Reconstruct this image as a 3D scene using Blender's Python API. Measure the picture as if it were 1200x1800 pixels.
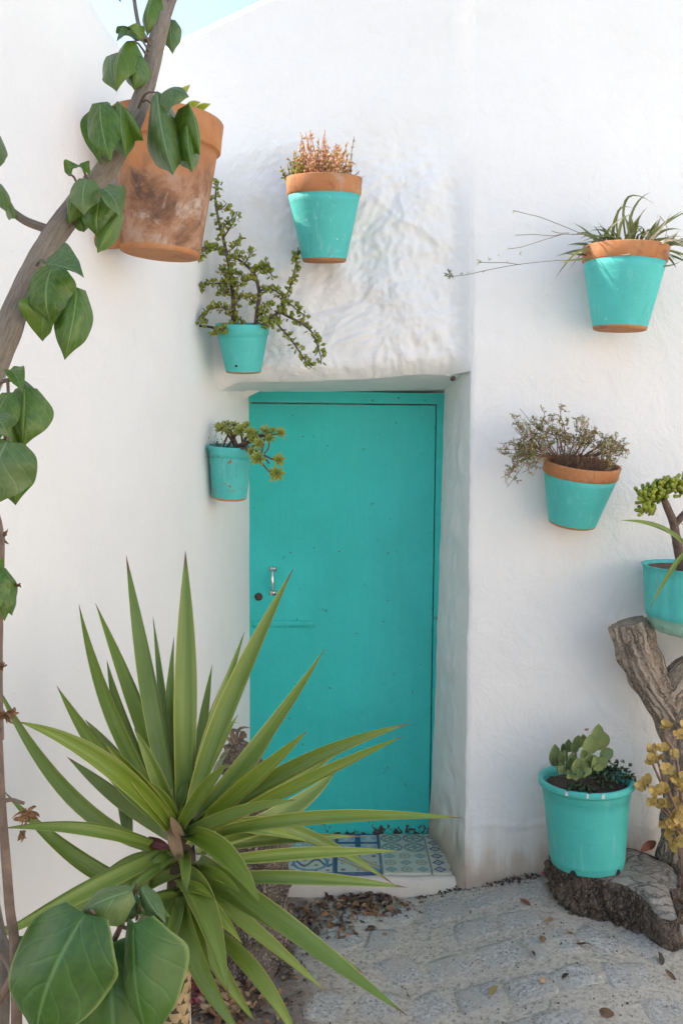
import bpy, math, random
import numpy as np
from mathutils import Vector, Matrix, Quaternion, noise as mn

for _o in list(bpy.data.objects):
    bpy.data.objects.remove(_o)
SC = bpy.context.scene
COL = SC.collection
RND = random.Random(11)

# ------------------------------------------------------------------ camera
FPX, CAMZ, PITCH = 1500.0, 1.57, math.atan(42 / 1500)
cam_d = bpy.data.cameras.new('camera')
cam = bpy.data.objects.new('camera', cam_d)
COL.objects.link(cam)
cam.location = (0, 0, CAMZ)
cam.rotation_euler = (math.pi / 2 - PITCH, 0, 0)
cam_d.sensor_fit = 'VERTICAL'
cam_d.sensor_height = 36
cam_d.lens = 36 * FPX / 1800
cam_d.clip_start, cam_d.clip_end = 0.05, 400
SC.camera = cam

# ------------------------------------------------------------------ sky, sun, exposure
SUN_DIR = Vector((-0.80, 0.17, 0.57)).normalized()
EL = math.asin(SUN_DIR.z)
AZ = math.atan2(SUN_DIR.x, SUN_DIR.y)
world = bpy.data.worlds.new('World')
SC.world = world
world.use_nodes = True
wn = world.node_tree
sky = wn.nodes.new('ShaderNodeTexSky')
sky.sky_type = 'NISHITA'
sky.sun_disc = False
sky.sun_elevation = EL
sky.sun_rotation = AZ
sky.altitude = 50
sky.air_density = 1.0
sky.dust_density = 1.4
sky.ozone_density = 0.6
wn.links.new(sky.outputs[0], wn.nodes['Background'].inputs[0])
wn.nodes['Background'].inputs[1].default_value = 0.15
sl = bpy.data.lights.new('sun', 'SUN')
sl.energy = 2.5
sl.angle = math.radians(0.53)
sl.color = (1.0, 0.93, 0.82)
sun = bpy.data.objects.new('sun', sl)
COL.objects.link(sun)
sun.rotation_euler = SUN_DIR.to_track_quat('Z', 'Y').to_euler()
vs = SC.view_settings
vs.view_transform = 'Standard'
vs.look = 'None'
vs.gamma = 1.0
vs.exposure = 1.52
vs.use_curve_mapping = False
vs.use_white_balance = True               # open shade, as the photograph's camera set it
vs.white_balance_temperature = 7150
vs.white_balance_tint = 12


# ------------------------------------------------------------------ helpers
def P(px, py, Y):
    """point at depth Y seen at photo pixel (px, py)"""
    dx, dy = (px - 600) / FPX, (900 - py) / FPX
    c, s = math.cos(PITCH), math.sin(PITCH)
    d = Vector((dx, c + dy * s, -s + dy * c))
    t = Y / d.y
    return Vector((0, 0, CAMZ)) + d * t


class MB:
    def __init__(self):
        self.v, self.f, self.uv, self.m = [], [], [], []

    def vert(self, p, uv=(0.5, 0.5)):
        self.v.append((p[0], p[1], p[2]))
        self.uv.append(uv)
        return len(self.v) - 1

    def face(self, idx, m=0):
        self.f.append(tuple(idx))
        self.m.append(m)

    def grid(self, rows, uvs=None, m=0, flip=False):
        """rows: list of lists of points"""
        n = len(rows[0])
        b = len(self.v)
        for j, r in enumerate(rows):
            for i, p in enumerate(r):
                self.v.append((p[0], p[1], p[2]))
                self.uv.append(uvs[j][i] if uvs else (i / max(1, n - 1), j / max(1, len(rows) - 1)))
        for j in range(len(rows) - 1):
            for i in range(n - 1):
                q = (b + j * n + i, b + j * n + i + 1, b + (j + 1) * n + i + 1, b + (j + 1) * n + i)
                self.face(q[::-1] if flip else q, m)


W = {}          # world matrices


def place(o, M, parent=None):
    W[o] = M
    if parent is not None:
        o.parent = parent
        o.matrix_parent_inverse = W[parent].inverted()
    o.matrix_basis = M


def mesh_of(name, mb, mats, smooth=True):
    me = bpy.data.meshes.new(name)
    me.from_pydata(mb.v, [], mb.f)
    for mt in (mats if isinstance(mats, (list, tuple)) else [mats]):
        me.materials.append(mt)
    uvl = me.uv_layers.new(name='UVMap')
    li = np.empty(len(me.loops), dtype=np.int32)
    me.loops.foreach_get('vertex_index', li)
    uv = np.array(mb.uv, dtype=np.float32)[li]
    uvl.data.foreach_set('uv', uv.ravel())
    me.polygons.foreach_set('material_index', np.array(mb.m, dtype=np.int32))
    me.polygons.foreach_set('use_smooth', np.full(len(mb.f), smooth, dtype=bool))
    me.update()
    return me


def link(name, me, M=None, parent=None):
    o = bpy.data.objects.new(name, me)
    COL.objects.link(o)
    place(o, M or Matrix.Identity(4), parent)
    return o


def build(name, mb, mats, parent=None, smooth=True, M=None):
    return link(name, mesh_of(name, mb, mats, smooth), M, parent)


def tag(o, label=None, cat=None, group=None, kind=None):
    if label:
        o['label'] = label
    if cat:
        o['category'] = cat
    if group:
        o['group'] = group
    if kind:
        o['kind'] = kind
    return o


def thing(name, label, cat, loc, group=None, M=None):
    o = bpy.data.objects.new(name, None)
    o.empty_display_size = 0.05
    COL.objects.link(o)
    place(o, M or Matrix.Translation(Vector(loc)))
    return tag(o, label, cat, group)


def catmull(pts, rad, sub):
    P_ = [Vector(p) for p in pts]
    if len(P_) == 2 or sub <= 1:
        return P_, list(rad)
    out, ro = [], []
    n = len(P_)
    for i in range(n - 1):
        p0, p1, p2, p3 = P_[max(i - 1, 0)], P_[i], P_[i + 1], P_[min(i + 2, n - 1)]
        for k in range(sub):
            t = k / sub
            out.append(0.5 * ((2 * p1) + (p2 - p0) * t + (2 * p0 - 5 * p1 + 4 * p2 - p3) * t * t + (3 * p1 - p0 - 3 * p2 + p3) * t ** 3))
            ro.append(rad[i] * (1 - t) + rad[i + 1] * t)
    out.append(P_[-1])
    ro.append(rad[-1])
    return out, ro


def tube(mb, pts, rad, sides=8, sub=4, rough=0.0, rscale=20, m=0, ridge=0.0, nr=7, capm=None):
    if not isinstance(rad, (list, tuple)):
        rad = [rad] * len(pts)
    pp, rr = catmull(pts, rad, sub)
    T = (pp[1] - pp[0]).normalized()
    ref = Vector((0, -1, 0.12)) if abs(T.y) < 0.9 else Vector((0, 0, 1))
    N = (ref - T * ref.dot(T)).normalized()
    L = 0
    b0 = len(mb.v)
    for i, (p, r) in enumerate(zip(pp, rr)):
        if i > 0:
            L += (p - pp[i - 1]).length
        T = (pp[min(i + 1, len(pp) - 1)] - pp[max(i - 1, 0)]).normalized()
        N = (N - T * N.dot(T)).normalized()
        B = T.cross(N)
        for k in range(sides + 1):
            a = 2 * math.pi * k / sides
            rad_ = r
            d = N * math.cos(a) + B * math.sin(a)
            if rough:
                rad_ *= 1 + rough * mn.noise((p + d * r) * rscale)
            if ridge:
                rad_ *= 1 + ridge * mn.noise(Vector((math.cos(a) * nr / 3, math.sin(a) * nr / 3, L * 2.2)))
            q = p + d * rad_
            mb.vert(q, (k / sides, L))
    for i in range(len(pp) - 1):
        for k in range(sides):
            a = b0 + i * (sides + 1) + k
            mb.face((a, a + 1, a + sides + 2, a + sides + 1), m)
    cm = m if capm is None else capm
    for i in (0, len(pp) - 1):
        c = mb.vert(pp[i], (0.5, 0))
        for k in range(sides):
            a = b0 + i * (sides + 1) + k
            mb.face((c, a + 1, a) if i == 0 else (c, a, a + 1), cm)
    return pp


def lathe(mb, prof, seg=40, m=0, mfun=None, lobes=0, lamp=0.0, wob=0.0, seed=0):
    """prof: list of (r, z) ; m may be list per band"""
    b0 = len(mb.v)
    for j, (r, z) in enumerate(prof):
        for k in range(seg + 1):
            a = 2 * math.pi * k / seg
            q = r * (1 + (lamp * abs(math.sin(a * lobes / 2)) - lamp / 2 if lobes else 0))
            if wob:
                q *= 1 + wob * mn.noise(Vector((math.cos(a), math.sin(a), z * 6 + seed)))
            mb.vert((q * math.cos(a), q * math.sin(a), z), (k / seg, j / (len(prof) - 1)))
    for j in range(len(prof) - 1):
        mm = m[j] if isinstance(m, (list, tuple)) else m
        for k in range(seg):
            a = b0 + j * (seg + 1) + k
            mb.face((a, a + 1, a + seg + 2, a + seg + 1), mm)


def box(mb, x0, x1, y0, y1, z0, z1, m=0, bev=0.0):
    b = len(mb.v)
    for x in (x0, x1):
        for y in (y0, y1):
            for z in (z0, z1):
                mb.vert((x, y, z))
    for q in ((0, 1, 3, 2), (4, 6, 7, 5), (0, 4, 5, 1), (2, 3, 7, 6), (0, 2, 6, 4), (1, 5, 7, 3)):
        mb.face([b + i for i in q], m)


def bevel(o, w, seg=2):
    md = o.modifiers.new('bevel', 'BEVEL')
    md.width = w
    md.segments = seg
    md.limit_method = 'ANGLE'


def sstep(a, b, x):
    t = min(1, max(0, (x - a) / (b - a)))
    return t * t * (3 - 2 * t)


# ------------------------------------------------------------------ material kit
class Mat:
    def __init__(self, name, rough=0.6):
        self.mat = bpy.data.materials.new(name)
        self.mat.use_nodes = True
        self.nt = self.mat.node_tree
        self.b = self.nt.nodes['Principled BSDF']
        self.b.inputs['Roughness'].default_value = rough
        self._tc = None

    def n(self, t):
        return self.nt.nodes.new(t)

    def set(self, sock, v):
        if isinstance(v, S):
            v = v.s
        if isinstance(v, bpy.types.NodeSocket):
            self.nt.links.new(v, sock)
        elif isinstance(v, (tuple, list)) and len(v) == 3 and sock.type == 'RGBA':
            sock.default_value = (*v, 1)
        else:
            sock.default_value = v

    def math(self, op, *a):
        nd = self.n('ShaderNodeMath')
        nd.operation = op
        for i, x in enumerate(a):
            self.set(nd.inputs[i], x)
        return S(self, nd.outputs[0])

    def coord(self, which='Object'):
        if not self._tc:
            self._tc = self.n('ShaderNodeTexCoord')
        return self._tc.outputs[which]

    def pos(self):
        return self.n('ShaderNodeNewGeometry').outputs['Position']

    def xyz(self, vec):
        nd = self.n('ShaderNodeSeparateXYZ')
        self.nt.links.new(vec, nd.inputs[0])
        return [S(self, o) for o in nd.outputs]

    def comb(self, x, y, z):
        nd = self.n('ShaderNodeCombineXYZ')
        for i, v in enumerate((x, y, z)):
            self.set(nd.inputs[i], v)
        return nd.outputs[0]

    def vscale(self, vec, s, off=None):
        nd = self.n('ShaderNodeVectorMath')
        nd.operation = 'MULTIPLY'
        self.nt.links.new(vec, nd.inputs[0])
        nd.inputs[1].default_value = s
        return nd.outputs[0]

    def rnd(self):
        return S(self, self.n('ShaderNodeObjectInfo').outputs['Random'])

    def rcoord(self):
        """object coordinates shifted per object"""
        nd = self.n('ShaderNodeVectorMath')
        nd.operation = 'ADD'
        self.nt.links.new(self.coord(), nd.inputs[0])
        r = self.rnd() * 37.0
        self.nt.links.new(self.comb(r, r, r), nd.inputs[1])
        return nd.outputs[0]

    def noise(self, scale, detail=4, rough=0.55, vec=None, dist=0.0):
        nd = self.n('ShaderNodeTexNoise')
        nd.inputs['Scale'].default_value = scale
        nd.inputs['Detail'].default_value = detail
        nd.inputs['Roughness'].default_value = rough
        nd.inputs['Distortion'].default_value = dist
        self.nt.links.new(vec if vec is not None else self.coord(), nd.inputs['Vector'])
        return S(self, nd.outputs[0])

    def voro(self, scale, vec=None, feature='F1', out='Distance', rand=1.0):
        nd = self.n('ShaderNodeTexVoronoi')
        nd.feature = feature
        nd.inputs['Scale'].default_value = scale
        nd.inputs['Randomness'].default_value = rand
        self.nt.links.new(vec if vec is not None else self.coord(), nd.inputs['Vector'])
        return S(self, nd.outputs[out])

    def ramp(self, fac, stops):
        nd = self.n('ShaderNodeValToRGB')
        self.set(nd.inputs[0], fac)
        cr = nd.color_ramp
        while len(cr.elements) < len(stops):
            cr.elements.new(0.5)
        for e, (p, c) in zip(cr.elements, stops):
            e.position = p
            e.color = (*c, 1) if isinstance(c, (tuple, list)) else (c, c, c, 1)
        return S(self, nd.outputs[0])

    def mix(self, fac, a, b):
        nd = self.n('ShaderNodeMix')
        nd.data_type = 'RGBA'
        self.set(nd.inputs[0], fac)
        self.set(nd.inputs[6], a)
        self.set(nd.inputs[7], b)
        return S(self, nd.outputs[2])

    def bump(self, h, strength=0.5, dist=0.01, prev=None):
        nd = self.n('ShaderNodeBump')
        nd.inputs['Strength'].default_value = strength
        nd.inputs['Distance'].default_value = dist
        self.set(nd.inputs['Height'], h)
        if prev is not None:
            self.nt.links.new(prev, nd.inputs['Normal'])
        return nd.outputs[0]

    def out(self, color=None, normal=None, rough=None):
        if color is not None:
            self.set(self.b.inputs['Base Color'], color)
        if normal is not None:
            self.nt.links.new(normal, self.b.inputs['Normal'])
        if rough is not None:
            self.set(self.b.inputs['Roughness'], rough)
        return self.mat

    def translucent(self, color, fac, normal=None):
        tr = self.n('ShaderNodeBsdfTranslucent')
        self.set(tr.inputs[0], color)
        mx = self.n('ShaderNodeMixShader')
        mx.inputs[0].default_value = fac
        self.nt.links.new(self.b.outputs[0], mx.inputs[1])
        self.nt.links.new(tr.outputs[0], mx.inputs[2])
        self.nt.links.new(mx.outputs[0], self.nt.nodes['Material Output'].inputs[0])


class S:
    def __init__(self, m, s):
        self.m, self.s = m, s

    def _b(self, op, o, rev=False):
        return self.m.math(op, o, self) if rev else self.m.math(op, self, o)

    def __add__(self, o): return self._b('ADD', o)
    def __radd__(self, o): return self._b('ADD', o)
    def __sub__(self, o): return self._b('SUBTRACT', o)
    def __rsub__(self, o): return self._b('SUBTRACT', o, True)
    def __mul__(self, o): return self._b('MULTIPLY', o)
    def __rmul__(self, o): return self._b('MULTIPLY', o)
    def __truediv__(self, o): return self._b('DIVIDE', o)
    def lt(self, o): return self._b('LESS_THAN', o)
    def gt(self, o): return self._b('GREATER_THAN', o)
    def abs(self): return self.m.math('ABSOLUTE', self)
    def fract(self): return self.m.math('FRACT', self)
    def sqrt(self): return self.m.math('SQRT', self)
    def sin(self): return self.m.math('SINE', self)
    def max(self, o): return self._b('MAXIMUM', o)
    def min(self, o): return self._b('MINIMUM', o)
    def pow(self, o): return self._b('POWER', o)

    def smooth(self, a, b):
        nd = self.m.n('ShaderNodeMapRange')
        nd.interpolation_type = 'SMOOTHSTEP'
        self.m.set(nd.inputs[0], self)
        nd.inputs[1].default_value = a
        nd.inputs[2].default_value = b
        return S(self.m, nd.outputs[0])


def plaster_mat(name, tint=(0.80, 0.79, 0.77), rel=1.0, base_dirt=True):
    m = Mat(name, 0.85)
    p = m.coord()
    big = m.noise(1.6, 5, 0.6, p)
    mid = m.noise(9, 5, 0.6, p, 0.6)
    c = m.ramp(big, [(0.3, tuple(t * 0.965 for t in tint)), (0.7, tuple(min(0.84, t * 1.03) for t in tint))])
    c = m.mix(mid.smooth(0.62, 0.8) * 0.14, c, (0.60, 0.57, 0.52))
    specks = m.voro(46, p).lt(0.05) * m.noise(5, 2, 0.5, p).smooth(0.55, 0.7)
    c = m.mix(specks * 0.35, c, (0.30, 0.26, 0.22))
    x, y, z = m.xyz(p)
    if base_dirt:
        st = m.vscale(p, (14, 14, 1.3))
        streak = m.noise(1.0, 4, 0.6, st)
        low = (z * -1.0 + 0.27 + x * 0.09 + (streak - 0.5) * 0.45).smooth(0.0, 0.30)
        c = m.mix(low * 0.60, c, (0.52, 0.43, 0.335))
        low2 = (z * -1.0 + 0.16 + (streak - 0.5) * 0.30 + (mid - 0.5) * 0.12).smooth(0.0, 0.12)
        c = m.mix(low2 * 0.5, c, (0.40, 0.29, 0.20))
        edge = (z * -1.0 + 0.07 + (mid - 0.5) * 0.12).smooth(0.0, 0.07)
        c = m.mix(edge * 0.5, c, (0.30, 0.24, 0.19))
    wv = m.n('ShaderNodeVectorMath')
    wv.operation = 'ADD'
    m.nt.links.new(p, wv.inputs[0])
    wob = m.noise(5, 4, 0.6, p) * 0.35
    m.nt.links.new(m.comb(wob, wob, wob), wv.inputs[1])
    ck = m.voro(1.7, wv.outputs[0], 'DISTANCE_TO_EDGE').smooth(0.007, 0.0) * m.noise(2.1, 3, 0.5, p).smooth(0.56, 0.64)
    c = m.mix(ck * 0.0, c, (0.42, 0.39, 0.35))
    dots = m.voro(17, p).lt(0.035) * m.noise(3, 2, 0.5, p).smooth(0.5, 0.6)
    c = m.mix(dots * 0.5, c, (0.36, 0.33, 0.29))
    b0 = m.bump(ck * -1.0, 0.0, 0.006)
    b1 = m.bump(m.noise(7, 6, 0.62, p, 0.8), 0.55 * rel, 0.02, b0)
    sw = m.noise(1.0, 5, 0.6, m.vscale(p, (26, 26, 13)), 1.4)
    b2 = m.bump(sw, 0.30 * rel, 0.009, b1)
    b3 = m.bump(m.noise(150, 4, 0.6, p), 0.3, 0.004, b2)
    pits = m.voro(38, p).smooth(0.0, 0.10)
    b4 = m.bump(pits, 0.12, 0.003, b3)
    return m.out(c, b4)


def teal_mat(name, base=(0.060, 0.50, 0.445), chips=0.0, dirt=0.15, rough=0.5, per_obj=True, brush=True, chipcol=(0.34, 0.15, 0.07)):
    m = Mat(name, rough)
    p = m.rcoord() if per_obj else m.coord()
    n1 = m.noise(6, 4, 0.6, p)
    c = m.ramp(n1, [(0.25, tuple(b * 0.88 for b in base)), (0.75, tuple(min(1, b * 1.08) for b in base))])
    n2 = m.noise(22, 6, 0.65, p, 0.5)
    c = m.mix(n2.smooth(0.58, 0.78) * dirt, c, (0.10, 0.16, 0.13))
    n4 = m.noise(60, 3, 0.6, p)
    c = m.mix(n4.smooth(0.66, 0.74) * dirt * 1.2, c, (0.55, 0.70, 0.66))
    stv = m.noise(1.0, 4, 0.65, m.vscale(p, (42, 42, 3.5)))
    c = m.mix(stv.smooth(0.56, 0.72) * 0.22, c, (0.42, 0.66, 0.62))
    c = m.mix(stv.smooth(0.40, 0.28) * dirt * 0.8, c, (0.06, 0.20, 0.17))
    if chips > 0:
        n3 = m.noise(30, 5, 0.7, p, 0.8)
        n5 = m.noise(5, 2, 0.5, p)
        ch = (n3 + (n5 - 0.5) * 0.55).smooth(0.80 - chips, 0.82 - chips)
        c = m.mix(ch, c, chipcol)
    m.b.inputs['Specular IOR Level'].default_value = 0.3
    b = m.bump(m.noise(55, 4, 0.6, p), 0.22, 0.004)
    if brush:
        b = m.bump(m.noise(1.0, 4, 0.6, m.vscale(p, (14, 14, 70))), 0.25, 0.006, b)
    return m.out(c, b, n2 * 0.25 + (rough - 0.12))


def door_mat():
    m = Mat('teal_door_paint', 0.5)
    m.b.inputs['Specular IOR Level'].default_value = 0.3
    p = m.coord()
    base = (0.016, 0.52, 0.475)
    n1 = m.noise(2.5, 5, 0.6, p, 0.5)
    c = m.ramp(n1, [(0.3, tuple(b * 0.90 for b in base)), (0.7, tuple(b * 1.05 for b in base))])
    br = m.noise(1.0, 4, 0.6, m.vscale(p, (70, 70, 5)))
    c = m.mix(br.smooth(0.45, 0.75) * 0.16, c, (0.05, 0.60, 0.56))
    n2 = m.noise(26, 6, 0.7, p, 0.6)
    c = m.mix(n2.smooth(0.60, 0.72) * 0.25, c, (0.02, 0.27, 0.25))
    x, y, z = m.xyz(p)
    low = (z * -1.0 + 0.05).smooth(-0.03, 0.05)
    c = m.mix((n2 + low * 0.16).smooth(0.66, 0.69), c, (0.07, 0.055, 0.04))
    c = m.mix((m.noise(48, 3, 0.6, p) + m.noise(4, 3, 0.6, p) * 0.35).smooth(0.92, 0.94), c, (0.03, 0.09, 0.08))
    sc = m.noise(1.0, 3, 0.6, m.vscale(p, (90, 90, 14)), 2.0).smooth(0.70, 0.73) * m.noise(3, 2, 0.5, p).smooth(0.52, 0.6)
    c = m.mix(sc * 0.5, c, (0.25, 0.62, 0.58))
    b = m.bump(m.noise(3, 3, 0.5, p), 0.35, 0.03)
    b = m.bump(br, 0.12, 0.003, b)
    b = m.bump(m.noise(70, 4, 0.65, p), 0.35, 0.004, b)
    return m.out(c, b, n2 * 0.3 + 0.33)


def terra_mat(name, grime=0.3, scale=1.0):
    m = Mat(name, 0.85)
    p = m.rcoord()
    n1 = m.noise(5 * scale, 6, 0.65, p, 0.4)
    c = m.ramp(n1, [(0.25, (0.27, 0.10, 0.038)), (0.5, (0.46, 0.19, 0.075)), (0.75, (0.55, 0.26, 0.11))])
    st = m.noise(1.0, 6, 0.7, m.vscale(p, (16, 16, 4)), 0.3)
    c = m.mix(st.smooth(0.5, 0.72) * 0.45, c, (0.27, 0.17, 0.11))
    x, y, z = m.xyz(m.coord())
    n2 = m.noise(9, 6, 0.7, p, 0.7)
    if grime > 0:
        low = (z * -4.2 + 1.02 + (m.noise(6, 5, 0.65, p, 0.5) - 0.5) * 1.5).smooth(0.0, 0.3)
        blot = m.noise(7, 7, 0.72, p, 0.9)
        c = m.mix(low * 0.92 * grime, c, m.ramp(blot, [(0.36, (0.085, 0.048, 0.035)), (0.46, (0.24, 0.115, 0.062)), (0.54, (0.36, 0.19, 0.11)), (0.64, (0.40, 0.27, 0.20))]))
        bl = n2.smooth(0.52, 0.72) * (low * 0.7 + 0.10)
        c = m.mix(bl * grime, c, (0.60, 0.50, 0.42))
        dk = m.noise(14, 6, 0.7, p, 0.3).smooth(0.58, 0.72) * low
        c = m.mix(dk * 0.6 * grime, c, (0.10, 0.06, 0.045))
    if grime <= 0:
        c = m.mix(n2.smooth(0.52, 0.72) * 0.38, c, (0.60, 0.47, 0.37))
        c = m.mix(m.noise(13, 5, 0.7, p, 0.4).smooth(0.54, 0.68) * 0.5, c, (0.17, 0.085, 0.05))
    b = m.bump(m.noise(90, 4, 0.6, p), 0.2, 0.003)
    b = m.bump(m.noise(1.0, 4, 0.6, m.vscale(p, (3, 3, 60))), 0.12, 0.003, b)
    b = m.bump(n2, 0.15, 0.004, b)
    return m.out(c, b)


def leaf_mat(name, dark, mid, vein, rough=0.42, trans=0.18, veins=True, edge=None, spots=0.0, back=None):
    m = Mat(name, rough)
    uv = m.coord('UV')
    u, v, _ = m.xyz(uv)
    r = m.rnd()
    n1 = m.noise(11, 4, 0.6, m.rcoord())
    c = m.mix(n1.smooth(0.3, 0.7), dark, mid)
    c = m.mix(r.smooth(0.0, 1.0) * 0.6, c, (mid[0] * 1.45, mid[1] * 1.22, mid[2]))
    c = m.mix(m.noise(4, 3, 0.6, m.rcoord()).smooth(0.55, 0.75) * 0.35, c, (mid[0] * 1.7, mid[1] * 1.25, mid[2] * 1.1))
    du = (u - 0.5).abs()
    if veins:
        mid_r = du.smooth(0.030, 0.006)
        wob = m.noise(3, 2, 0.5, uv) * 0.5
        lat = ((v * 4.6 - du * 3.4 - du * du * 2.0 + wob).fract() - 0.5).abs()
        lv = lat.smooth(0.045, 0.008) * 0.42
        c = m.mix(lv.max(mid_r), c, vein)
    if edge is not None:
        ed = du.smooth(0.46, 0.492)
        c = m.mix(ed * 0.85, c, edge)
    if spots:
        sp = m.noise(30, 4, 0.6, m.rcoord()).smooth(0.66, 0.72)
        c = m.mix(sp * spots, c, (0.16, 0.09, 0.04))
    if back is not None:
        bf = S(m, m.n('ShaderNodeNewGeometry').outputs['Backfacing'])
        c = m.mix(bf * 0.75, c, back)
    if veins:
        h = lat.smooth(0.0, 0.16) * 0.5 + du.smooth(0.0, 0.06)
    else:
        h = m.noise(40, 3, 0.6, m.rcoord())
    b = m.bump(h, 0.28, 0.003)
    m.out(c, b)
    m.translucent(tuple(min(1, x * 1.5) for x in mid), trans)
    return m.mat


def yucca_mat():
    m = Mat('yucca_leaf', 0.38)
    uv = m.coord('UV')
    u, v, _ = m.xyz(uv)
    st = m.noise(1.0, 4, 0.6, m.comb(u * 26, v * 2.2, m.rnd() * 30))
    c = m.ramp(st, [(0.3, (0.10, 0.17, 0.012)), (0.55, (0.185, 0.265, 0.022)), (0.8, (0.28, 0.36, 0.055))])
    c = m.mix(m.rnd() * 0.6, c, (0.13, 0.205, 0.055))
    bl = m.noise(5, 3, 0.6, m.rcoord()).smooth(0.45, 0.75)
    c = m.mix(bl * 0.30, c, (0.27, 0.34, 0.11))
    du = (u - 0.5).abs()
    c = m.mix(du.smooth(0.445, 0.485) * 0.9, c, (0.46, 0.45, 0.12))
    tipv = v + (m.rnd() - 0.5) * 0.05
    c = m.mix(tipv.smooth(0.93, 0.985), c, (0.16, 0.085, 0.04))
    sp = m.noise(1.0, 4, 0.7, m.comb(u * 9, v * 16, m.rnd() * 50)).smooth(0.66, 0.72)
    c = m.mix(sp * 0.4, c, (0.27, 0.22, 0.09))
    c = m.mix(v.smooth(0.12, 0.0) * 0.5, c, (0.40, 0.40, 0.20))
    b = m.bump(m.noise(1.0, 2, 0.5, m.comb(u * 60, v * 2, m.rnd() * 30)), 0.12, 0.002)
    m.out(c, b)
    m.translucent((0.26, 0.36, 0.06), 0.12)
    return m.mat


def bark_mat(name, cols, sx=30, sz=5, bump=0.6, use_uv=False, crack=0.7):
    m = Mat(name, 0.9)
    if use_uv:
        u, v, _ = m.xyz(m.coord('UV'))
        a = u * 6.2832
        p = m.comb(a.sin() * 0.08, (a + 1.5708).sin() * 0.08, v)
        p = m.vscale(p, (sx, sx, sz))
    else:
        p = m.vscale(m.coord(), (sx, sx, sz))
    n1 = m.noise(1.0, 7, 0.7, p, 0.6)
    n2 = m.noise(3.0, 5, 0.7, p, 0.3)
    c = m.ramp(n1, [(0.28, cols[0]), (0.45, cols[1]), (0.72, cols[2])])
    c = m.mix(n2.smooth(0.58, 0.70) * crack, c, tuple(x * 0.35 for x in cols[0]))
    big = m.noise(4, 3, 0.6)
    c = m.mix(big.smooth(0.5, 0.7) * 0.35, c, cols[2])
    h = n1 + n2 * 0.5
    return m.out(c, m.bump(h, bump, 0.012))


def cracked_bark(name, cols, sc=(34, 34, 15), use_uv=False, w=0.10, bump=1.0, crk=0.9):
    m = Mat(name, 0.92)
    if use_uv:
        u, v, _ = m.xyz(m.coord('UV'))
        a = u * 6.2832
        p0 = m.comb(a.sin() * 0.08, (a + 1.5708).sin() * 0.08, v)
    else:
        p0 = m.coord()
    ad = m.n('ShaderNodeVectorMath')
    ad.operation = 'ADD'
    m.nt.links.new(p0, ad.inputs[0])
    d = (m.noise(22, 4, 0.6, p0) - 0.5) * 0.055
    d2 = (m.noise(27, 4, 0.6, p0) - 0.5) * 0.055
    m.nt.links.new(m.comb(d, d2, d), ad.inputs[1])
    p = m.vscale(ad.outputs[0], sc)
    e = m.voro(1.0, p, 'DISTANCE_TO_EDGE')
    n1 = m.noise(2.2, 6, 0.7, p)
    n2 = m.noise(90, 4, 0.7, p0)
    big = m.noise(5, 4, 0.6, p0)
    c = m.ramp(n1 * 0.65 + n2 * 0.35, [(0.34, cols[0]), (0.5, cols[1]), (0.66, cols[2])])
    c = m.mix(big.smooth(0.48, 0.7) * 0.5, c, cols[1])
    cr = e.smooth(w, 0.01) * m.noise(9, 3, 0.6, p0).smooth(0.36, 0.56)
    c = m.mix(cr * crk, c, tuple(x * 0.22 for x in cols[0]))
    b = m.bump(e.smooth(0.0, w * 2.2) + n1 * 0.5, bump, 0.02)
    b = m.bump(n2, 0.5, 0.005, b)
    return m.out(c, b)


def soil_mat(name, a=(0.030, 0.020, 0.014), b=(0.12, 0.08, 0.055)):
    m = Mat(name, 0.95)
    p = m.rcoord()
    n = m.noise(70, 6, 0.7, p)
    c = m.ramp(n, [(0.3, a), (0.7, b)])
    c = m.mix(m.voro(120, p).lt(0.12) * 0.6, c, (0.35, 0.29, 0.22))
    return m.out(c, m.bump(n, 0.9, 0.012))


def flat_mat(name, col, rough=0.6, var=0.25, scale=25, metal=0.0, trans=0.0, bump=0.15):
    m = Mat(name, rough)
    p = m.rcoord()
    n = m.noise(scale, 4, 0.6, p)
    lo = tuple(c * (1 - var) for c in col)
    hi = tuple(min(1, c * (1 + var)) for c in col)
    c = m.ramp(n, [(0.3, lo), (0.7, hi)])
    m.b.inputs['Metallic'].default_value = metal
    m.out(c, m.bump(n, bump, 0.003))
    if trans:
        m.translucent(hi, trans)
    return m.mat


def multi_mat(name, stops, rough=0.5, trans=0.2, scale=60):
    """leaf colour varies along the plant by fine noise of position"""
    m = Mat(name, rough)
    n = m.noise(scale, 2, 0.5, m.rcoord())
    c = m.ramp(n, stops)
    m.out(c)
    m.translucent(c, trans)
    return m.mat


MT = {}
MT['plaster'] = plaster_mat('white_plaster')
MT['plaster_side'] = plaster_mat('white_plaster_side', (0.80, 0.79, 0.765), 0.45)
MT['door'] = door_mat()
MT['pot'] = teal_mat('teal_pot_paint', (0.070, 0.50, 0.465), 0.0, 0.28, 0.66)
MT['pot_chip'] = teal_mat('teal_pot_paint_chipped', (0.066, 0.48, 0.44), 0.13, 0.6, 0.66)
MT['bucket'] = teal_mat('teal_bucket_paint', (0.060, 0.47, 0.42), 0.0, 0.12, 0.45)
MT['clay'] = terra_mat('terracotta_rim', 0.0)
MT['clay_big'] = terra_mat('terracotta_weathered', 1.0, 0.9)
MT['soil'] = soil_mat('potting_soil')
MT['heart'] = leaf_mat('heart_leaf', (0.034, 0.092, 0.008), (0.080, 0.160, 0.018), (0.19, 0.27, 0.075), 0.34, 0.20, spots=0.5, back=(0.10, 0.17, 0.085))
MT['heart_blue'] = leaf_mat('heart_leaf_dull', (0.046, 0.105, 0.026), (0.088, 0.155, 0.046), (0.19, 0.26, 0.11), 0.38, 0.14, back=(0.12, 0.20, 0.13))
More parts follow.
